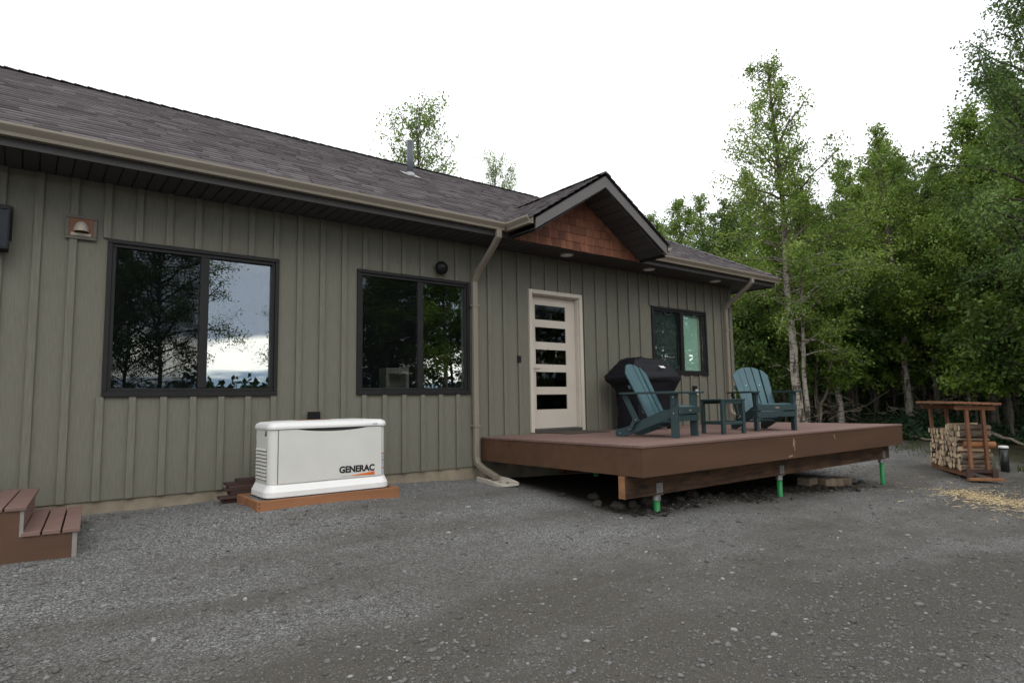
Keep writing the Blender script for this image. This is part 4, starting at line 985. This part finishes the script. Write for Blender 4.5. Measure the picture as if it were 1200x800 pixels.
def birch(h, r, cb, nl, leaves, lsize, barkm, leafm, r0=.12, twin=False, seed=0, lean=(0,0), sparse=0.0, dead=6, shape=1.0):
    random.seed(seed); st = []
    m = MB(); P, T = [], []
    def stem(off, hh, rad, ln):
        k = 16; pts = []; wx = wy = 0
        for i in range(k+1):
            t = i/k; wx += random.gauss(0,.035)*hh/10; wy += random.gauss(0,.035)*hh/10
            pts.append(Vector((off[0]+wx+ln[0]*t*hh, off[1]+wy+ln[1]*t*hh, t*hh)))
        m.tube(pts, [rad*(1.25 if i == 0 else 1)*(1-.93*i/k)**.85+.004 for i in range(k+1)], 9); return pts
    stems = [(stem((0,0), h, r0, lean), h)]
    if twin: stems.append((stem((.26,-.10), h*.74, r0*.55, (lean[0]+.022, lean[1]-.01)), h*.74))
    tw = []
    for si, (sp, hh) in enumerate(stems):
        nn = int(nl*(hh/h)*(1 if si == 0 else .6)); az = random.random()*6.28
        for q in range(nn):
            s_ = (q+random.random())/nn; t = cb+(0.985-cb)*s_; f_ = t*16; i = min(int(f_), 15); p = sp[i].lerp(sp[i+1], f_-i)
            az += 2.4+random.gauss(0,.5)
            env = min(1, .55+s_*2.2)*(1-s_)**(.75*shape)+.10
            L_ = r*env*random.uniform(.55,1.2)
            el = .35+.75*s_+random.gauss(0,.15)
            d = Vector((math.cos(az)*math.cos(el), math.sin(az)*math.cos(el), math.sin(el)))
            lp = polyline(p, d, L_, 5, .13, .02 if s_ > .5 else -.03)
            rb = (.007+.011*L_)*(1.0 if s_ < .7 else .6)
            m.tube(lp, [rb*(1-.8*j/5)+.003 for j in range(6)], 5, cap=False)
            cl = random.gauss(.5,.16)
            ntw = int(4+6*L_/max(r,.1)*1.2)
            for w_ in range(ntw):
                g_ = random.uniform(.18,1)**.8*5; j = min(int(g_),4); tp = lp[j].lerp(lp[j+1], g_-j)
                td = (lp[j+1]-lp[j]).normalized()+Vector((random.gauss(0,.75),random.gauss(0,.75),random.gauss(-.1,.45)))
                tl = .22*L_*random.uniform(.6,1.5)+.12
                tp2 = polyline(tp, td, tl, 3, .2, -.10)
                m.tube(tp2, [.006,.005,.004,.002], 3, cap=False)
                if random.random() > sparse: tw.append((tp2, tl, cl))
    for q in range(dead):     # bare lower twigs
        t = random.uniform(.08, cb); i = min(int(t*16),15); p = stems[0][0][i]; az = random.random()*6.28
        lp = polyline(p, (math.cos(az),math.sin(az),random.uniform(-.1,.7)), random.uniform(.25,.8), 5, .25, .03); m.tube(lp, [.012,.010,.008,.006,.004,.002], 4, cap=False)
    wts = np.array([t_[1] for t_ in tw]); wts = wts/wts.sum(); ct = np.maximum(1, RNG.poisson(wts*leaves))
    for (tp2, tl, cl), c_ in zip(tw, ct):
        A = np.array([list(v) for v in tp2]); f_ = RNG.random(c_)**.7*3; j = np.minimum(f_.astype(int), 2); fr = (f_-j)[:, None]
        q = A[j]*(1-fr)+A[j+1]*fr+RNG.normal(size=(c_,3))*(.045+.10*tl); P.append(q); T.append(cl+RNG.normal(size=c_)*.17)
    tm = m.mesh('trunk'); tm.materials.append(barkm); tm.polygons.foreach_set('use_smooth', [True]*len(tm.polygons))
    cm = leaf_mesh('crown', np.concatenate(P), lsize, np.concatenate(T), leafm, droop=.25)
    return tm, cm, h
def spruce(h, r, seed=0, dens=1.0, cb=.1):
    random.seed(seed); m = MB(); k = 12
    m.tube([(random.gauss(0,.01)*i, random.gauss(0,.01)*i, h*i/k) for i in range(k+1)], [.13*(1-.95*i/k)*h/9+.004 for i in range(k+1)], 8)
    P = []; T = []; z = h*cb
    while z < h*.985:
        s_ = z/h; L_ = r*(1-s_)**.85+.08; nb_ = 5 if s_ < .9 else 4; a0 = random.random()*6.28
        for q in range(nb_):
            az = a0+q*6.283/nb_+random.gauss(0,.25); ll = L_*random.uniform(.7,1.12)
            lp = polyline((0,0,z+random.gauss(0,.08)), (math.cos(az),math.sin(az),.12-.35*(1-s_)), ll, 4, .06, .04)
            m.tube(lp, [.014*(1-.2*j) for j in range(5)], 4, cap=False)
            A = np.array([list(v) for v in lp]); c_ = int(95*ll*dens)+6; f_ = RNG.random(c_)**.8*4; j = np.minimum(f_.astype(int),3); fr = (f_-j)[:,None]
            sp_ = (.03+.14*(1-f_/4.6)*ll*.8)[:,None]
            q_ = A[j]*(1-fr)+A[j+1]*fr+RNG.normal(size=(c_,3))*np.array([1,1,.42])*sp_; P.append(q_); T.append(random.gauss(.45,.15)+RNG.normal(size=c_)*.18)
        z += random.uniform(.16,.27)*h/9
    tm = m.mesh('trunk'); tm.materials.append(MT['bark_dark'])
    cm = leaf_mesh('crown', np.concatenate(P), .075, np.concatenate(T), MT['needle'], aspect=.28, droop=.6)
    return tm, cm, h
def at(px_, depth):
    d = pix(px_, 471); p = CAM+d*depth; return p.x, p.y
def plant(pr, x, y, hh, name='birch_tree', rz=None, wid=1.0, **kw):
    tm, cm, h0 = pr; o = empty(name, (x, y, G(x,y)-.04), random.uniform(0,6.28) if rz is None else rz, **kw)
    s = hh/h0; o.scale = (s*wid, s*wid, s); link('trunk', tm, o); link('crown', cm, o); return o
def ptop(px_, depth, ytop): return CAM.z+pix(px_, ytop).z*depth
def tree(pr, px_, depth, ytop, **kw):
    x, y = at(px_, depth); return plant(pr, x, y, ptop(px_, depth, ytop)-G(x,y), **kw)

LF, LD = MT['leaf'], MT['leaf_dark']
big = birch(10.6, 2.3, .30, 84, 33000, .036, MT['bark_white'], LF, .120, True, 11, (-.022,.02), .04, 9, .85)
bB = birch(10.0, 2.0, .30, 60, 16000, .041, MT['bark_white'], LF, .13, False, 12, (-.02,.015), .06, 10)
b1 = birch(9.5, 2.0, .36, 60, 18000, .045, MT['bark_grey'], LF, .11, False, 13, (.01,0), .0, 6)
b2 = birch(9.0, 2.3, .34, 60, 19000, .047, MT['bark_grey'], LF, .10, False, 14, (-.015,.02), .0, 8)
b3 = birch(9.0, 2.1, .42, 54, 17000, .047, MT['bark_white'], LD, .11, False, 15, (.01,.01), .0, 8)
b4 = birch(10.5, 2.6, .26, 70, 26000, .036, MT['bark_dark'], LD, .075, False, 16, (-.01,-.01), .0, 6)
b5 = birch(9, 2.3, .3, 90, 15000, .042, MT['bark_grey'], LF, .09, False, 17, (0,0), .15, 4, .38)
sp1 = spruce(10, 1.7, 21, 1.0, .30); sp2 = spruce(9, 1.5, 22, 1.1, .38)
y1 = birch(4.2, 1.5, .32, 34, 6500, .052, MT['bark_grey'], LF, .035, False, 31, (.03,.02), .0, 5)
y2 = birch(3.6, 1.4, .30, 30, 6000, .055, MT['bark_grey'], LD, .03, False, 32, (-.02,.03), .0, 5)
random.seed(99)
# single trees one can name
tree(big, 937, 17.0, 50, rz=.3, label='tall birch with twin white trunks rising just beyond the deck', cat='tree')
tree(bB, 1064, 21.0, 132, rz=1.0, label='birch with a pale spotted trunk between the deck end and the firewood rack', cat='tree')
tree(b4, 1236, 14.5, -90, rz=2.2, wid=.9, label='tall dark-leaved tree standing behind the bollard light', cat='tree')
tree(b5, 487, 20, 131, rz=.7, wid=.8, label='airy birch top showing above the roof beside the vent pipe', cat='tree')
tree(b5, 582, 25, 190, rz=1.9, wid=.5, label='small leafy treetop peeking over the roof ridge next to the gable', cat='tree')
def where(p): return 'above the far house corner' if p < 880 else 'beyond the deck boards' if p < 1050 else 'behind the firewood rack' if p < 1170 else 'past the bollard light'
G1 = dict(cat='tree', group='leafy birches of the wood'); LB1 = 'green leafy birch of the dense wood, standing '
for k, (px_, dp, yt) in enumerate([(775,30,250),(808,27,232),(838,24,222),(862,21,235),(885,25,190),(903,19.5,255),(958,23,215),(985,20,235),(1003,26,178),(1028,23.5,190),(1050,28,165),(1082,25,185),(1098,20,235),(1116,27,190),(1133,22,205),(1150,28,178),(1162,18.5,165),(1180,19,110),(1215,20,60),(1275,21,20),(1320,18,-40),(1380,20,0),(1450,19,0)]):
    tree((b1,b2,bB,b3)[k % 4] if k % 5 else b2, px_, dp, yt, wid=random.uniform(.9,1.2), label=LB1+where(px_), **dict(G1, group=G1['group']+' '+where(px_)))
G2 = dict(cat='tree', group='dark-leaved trees of the wood'); LB2 = 'dark green tree deep in the wood '
for k, (px_, dp, yt) in enumerate([(872,29,255),(920,28,250),(948,31,240),(975,29,255),(1015,31,235),(1040,33,225),(1075,30,225),(1108,32,215),(1140,31,205),(1185,30,150),(1210,26,120),(1245,25,90),(1300,26,60)]):
    tree((b3,b4)[k % 2], px_, dp, yt, wid=random.uniform(1.0,1.3), label=LB2+where(px_), **dict(G2, group=G2['group']+' '+where(px_)))
G3 = dict(name='spruce_tree', cat='tree', group='spruces of the wood'); LB3 = 'dark spruce among the birches '
for k, (px_, dp, yt) in enumerate([(868,26,330),(893,24,300),(915,27,290),(952,25,330),(972,22,345),(998,27,280),(1022,25,310),(1046,26,300),(1078,23.5,290),(1092,27,270),(1112,22.5,270),(1128,26,250),(1147,24,280),(1166,21.5,260),(1190,20.5,235),(1208,23,210),(1230,21,170),(1270,19,150)]):
    tree((sp1,sp2)[k % 2], px_, dp, yt, label=LB3+where(px_), **dict(G3, group=G3['group']+' '+where(px_)))
G4 = dict(name='young_birch', cat='tree', group='young birches at the wood edge'); LB4 = 'low young birch at the wood edge '
for k, (px_, dp, yt) in enumerate([(865,20,345),(882,18.5,365),(897,21,330),(918,20,345),(958,19.5,330),(977,21.5,300),(1000,22,320),(1008,22.5,335),(1026,23.5,315),(1046,23.5,325),(1088,23.5,325),(1097,23,300),(1120,20.5,330),(1142,19.5,335),(1168,18,330),(1185,17,310),(1205,16,320),(1228,15.5,300)]):
    tree((y1,y2)[k % 2], px_, dp, yt, label=LB4+where(px_), **dict(G4, group=G4['group']+' '+where(px_)))
# trees across the yard, seen mirrored in the window glass
G5 = dict(cat='tree', group='trees across the yard'); LB5 = 'tree across the yard facing the house, mirrored in the windows'
for k, (pr, x, y, hh) in enumerate([(b4,3.0,-13.0,9.0),(b3,1.9,-14.8,8.0),(b4,2.7,-16.5,8.5),(b4,9.3,-16,8.5),(b2,11.0,-15,8.8),(b4,12.6,-16.5,9.2),(b3,14.2,-15.5,8.5),(b4,15.8,-17.5,9.5),(sp1,10.2,-18.5,9),(sp1,13.5,-19,10),(b3,17.6,-18,9),(sp2,11.8,-17.5,8),(b4,19.5,-17,9),(b1,22,-15,9.5),(b3,24.5,-13.5,10),(b4,26,-11,10),(b2,25,-8.5,9)]):
    plant(pr, x, y, hh, name='spruce_tree' if pr in (sp1, sp2) else 'birch_tree', wid=1.25 if k > 2 else 1.05, label=LB5, **G5)
# distant tree line across the yard and the far wood as one mass
def mass(name, n, pos, size, mat_, **kw):
    me = leaf_mesh(name, pos, size, np.clip(RNG.normal(.4,.2,n), 0, 1), mat_); return link(name, me, kind='stuff', **kw)
n = 26000; a = RNG.uniform(R(-35), R(62), n); d_ = RNG.uniform(35, 46, n); x = d_*np.cos(a); y = CAM.y+d_*np.sin(a)
hgt = 6.5+2.5*vnoise(a*30, a*0+2); zz_ = gz(x,y)+RNG.random(n)**1.1*hgt
n2 = 26000; a = RNG.uniform(R(-35), R(62), n2); d_ = RNG.uniform(31, 46, n2); xb_ = d_*np.cos(a); yb_ = CAM.y+d_*np.sin(a)
x = np.concatenate([x, xb_]); y = np.concatenate([y, yb_]); zz_ = np.concatenate([zz_, gz(xb_,yb_)+RNG.random(n2)*3.2]); n += n2
mass('far_wood', n, np.stack([x,y,zz_],-1), .26, MT['leaf_dark'], label='far dark mass of leaves deep in the wood', cat='wood')
n = 9000; x = RNG.uniform(-60, 60, n); y = -75+RNG.uniform(-5,5,n); hgt = 3.0+3.5*vnoise(x*.5, x*0+5)+2*vnoise(x*1.7, x*0+1)
mass('far_tree_line', n, np.stack([x,y,gz(x,y)+RNG.random(n)*hgt],-1), .45, MT['needle'], label='low far tree line across the yard, mirrored at the foot of the window', cat='wood')
# undergrowth on the forest floor
n = 30000; a = YAW+np.arctan((RNG.uniform(850, 1330, n)-600)/FPX*-1); d_ = RNG.uniform(20.5, 33, n); x = d_*np.cos(a); y = CAM.y+d_*np.sin(a)
cl = vnoise(x*.7, y*.7); hgt = .12+1.5*np.clip(cl-.3,0,1)*np.clip((d_-20.0)/4,.12,1)
ok = (x*.55-y*.28 > 10.3)
x, y, hgt = x[ok], y[ok], hgt[ok]; n = len(x)
mass('undergrowth', n, np.stack([x,y,gz(x,y)+RNG.random(n)*hgt],-1), .075, MT['needle'], label='low dark undergrowth covering the forest floor', cat='undergrowth')
# grass at the wood edge
n = 5000; x = RNG.uniform(15.5, 24, n); y = RNG.uniform(-7, 3, n); e_ = (x-18.2)*.55-y*.28; ok = (np.abs(e_+.15) < .55*RNG.random(n)+.1); x, y = x[ok], y[ok]; n = len(x)
hh = RNG.uniform(.05,.2,n); an = RNG.uniform(0,6.28,n); z0_ = gz(x,y); wx, wy = .012*np.cos(an), .012*np.sin(an); bx_, by_ = RNG.normal(0,.05,(2,n))
V = np.stack([np.stack([x-wx,y-wy,z0_],-1), np.stack([x+wx,y+wy,z0_],-1), np.stack([x+bx_,y+by_,z0_+hh],-1)],1).reshape(-1,3)
me = npmesh('grass', V, np.arange(3*n).reshape(n,3), np.repeat(RNG.random(n),3)); me.materials.append(MT['grass'])
link('grass', me, kind='stuff', label='thin grass along the edge of the wood', cat='grass')
# bare leaning sapling, fallen poles, brush
def stick(name, pts, r_, mt_, **kw):
    m = MB(); k = len(pts); m.tube(pts, [r_*(1-.75*i/(k-1)) for i in range(k)], 7); return m.build(name, mt_, None, smooth=True, **kw)
def ground_px(px_, py_, it=30):
    d = pix(px_, py_); t = 5.0
    for _ in range(400):
        p = CAM+d*t
        if p.z < G(p.x, p.y): break
        t += .1
    return p
def lin(a, b, k=9, sag=0, wob=.05, seed=0):
    random.seed(seed); a, b = Vector(a), Vector(b); L_ = (b-a).length
    return [a.lerp(b, i/(k-1))+Vector((random.gauss(0,wob), random.gauss(0,wob), random.gauss(0,wob*.6)+sag*math.sin(math.pi*i/(k-1))))*(0 if i in (0,) else 1) for i in range(k)]
x, y = at(952, 19.5); x2, y2 = at(986, 19.8)
m = MB(); b0 = Vector((x,y,G(x,y)-.03)); top = Vector((x2,y2,ptop(986,19.8,395)))
sp_ = lin(b0, top, 10, wob=.05, seed=3); m.tube(sp_, [.055*(1-.085*i) for i in range(10)], 7)
for q in (3,4,6,7):
    lp = polyline(sp_[q], (random.gauss(0,1),random.gauss(0,1),.5), .8, 5, .2, .05); m.tube(lp, [.018,.015,.012,.009,.006,.003], 5)
m.build('bare_sapling', MT['stick'], None, smooth=True, label='bare crooked sapling leaning beyond the deck boards', cat='tree')
pa, pb = ground_px(1062,513), ground_px(1112,522); stick('fallen_pole', lin(pa+Vector((0,0,.08)), pb+Vector((0,0,.07)), wob=.03, seed=5), .06, MT['stick'], label='pale fallen pole lying at the wood edge behind the deck', cat='branch')
pa, pb = ground_px(1163,518), ground_px(1230,536); stick('fallen_pole', lin(pa+Vector((0,0,.25)), pb+Vector((0,0,.07)), wob=.02, seed=6), .05, MT['stick'], label='long fallen pole lying on the grass behind the bollard light', cat='branch')
# brush pile of dead branches behind the rack
random.seed(41); m = MB()
for k in range(150):
    px_ = random.choice((random.gauss(1095,18), random.gauss(1050,45), random.gauss(980,30))); dp = random.uniform(20.5,23.5); x, y = at(px_, dp)
    z = G(x,y)+random.random()**2*1.0; an = random.uniform(0,6.28); L_ = random.uniform(.5,2.2)
    lp = polyline((x,y,z), (math.cos(an),math.sin(an),random.gauss(.05,.28)), L_, 5, .12, -.02); rr = random.uniform(.008,.028); m.tube(lp, [rr*(1-.16*i) for i in range(6)], 5, cap=False)
m.build('brush_pile', MT['stick'], None, label='tangled dead branches heaped at the wood edge behind the firewood rack', cat='branches', kind='stuff')
# wood chips and straw on the gravel by the rack
n = 3000; c0 = np.array([12.15,-3.45]); c1 = np.array([11.35,-4.9])
t_ = RNG.random(n); cpt = c0+(c1-c0)*t_[:,None]+RNG.normal(size=(n,2))*np.array([.50,.30])*(.45+.8*t_[:,None])*(1+1.6*(RNG.random((n,1))<.15)); 
x, y = cpt[:,0], cpt[:,1]; an = RNG.uniform(0,6.28,n); L_ = .012+.11*RNG.random(n)**2; w_ = .002+.014*RNG.random(n)**2; z0_ = gz(x,y)+RNG.uniform(.003,.022,n)
dx, dy = np.cos(an)*L_/2, np.sin(an)*L_/2; wx, wy = -np.sin(an)*w_/2, np.cos(an)*w_/2; ti = RNG.normal(0,.006,n)
V = np.stack([np.stack([x-dx-wx,y-dy-wy,z0_-ti],-1),np.stack([x+dx-wx,y+dy-wy,z0_+ti],-1),np.stack([x+dx+wx,y+dy+wy,z0_+ti+.004],-1),np.stack([x-dx+wx,y-dy+wy,z0_-ti+.004],-1)],1).reshape(-1,3)
me = npmesh('wood_chips', V, np.arange(4*n).reshape(n,4)); me.materials.append(MT['chip'])
link('wood_chips', me, kind='stuff', label='pale yellow wood chips strewn on the gravel before the firewood rack', cat='wood chips')
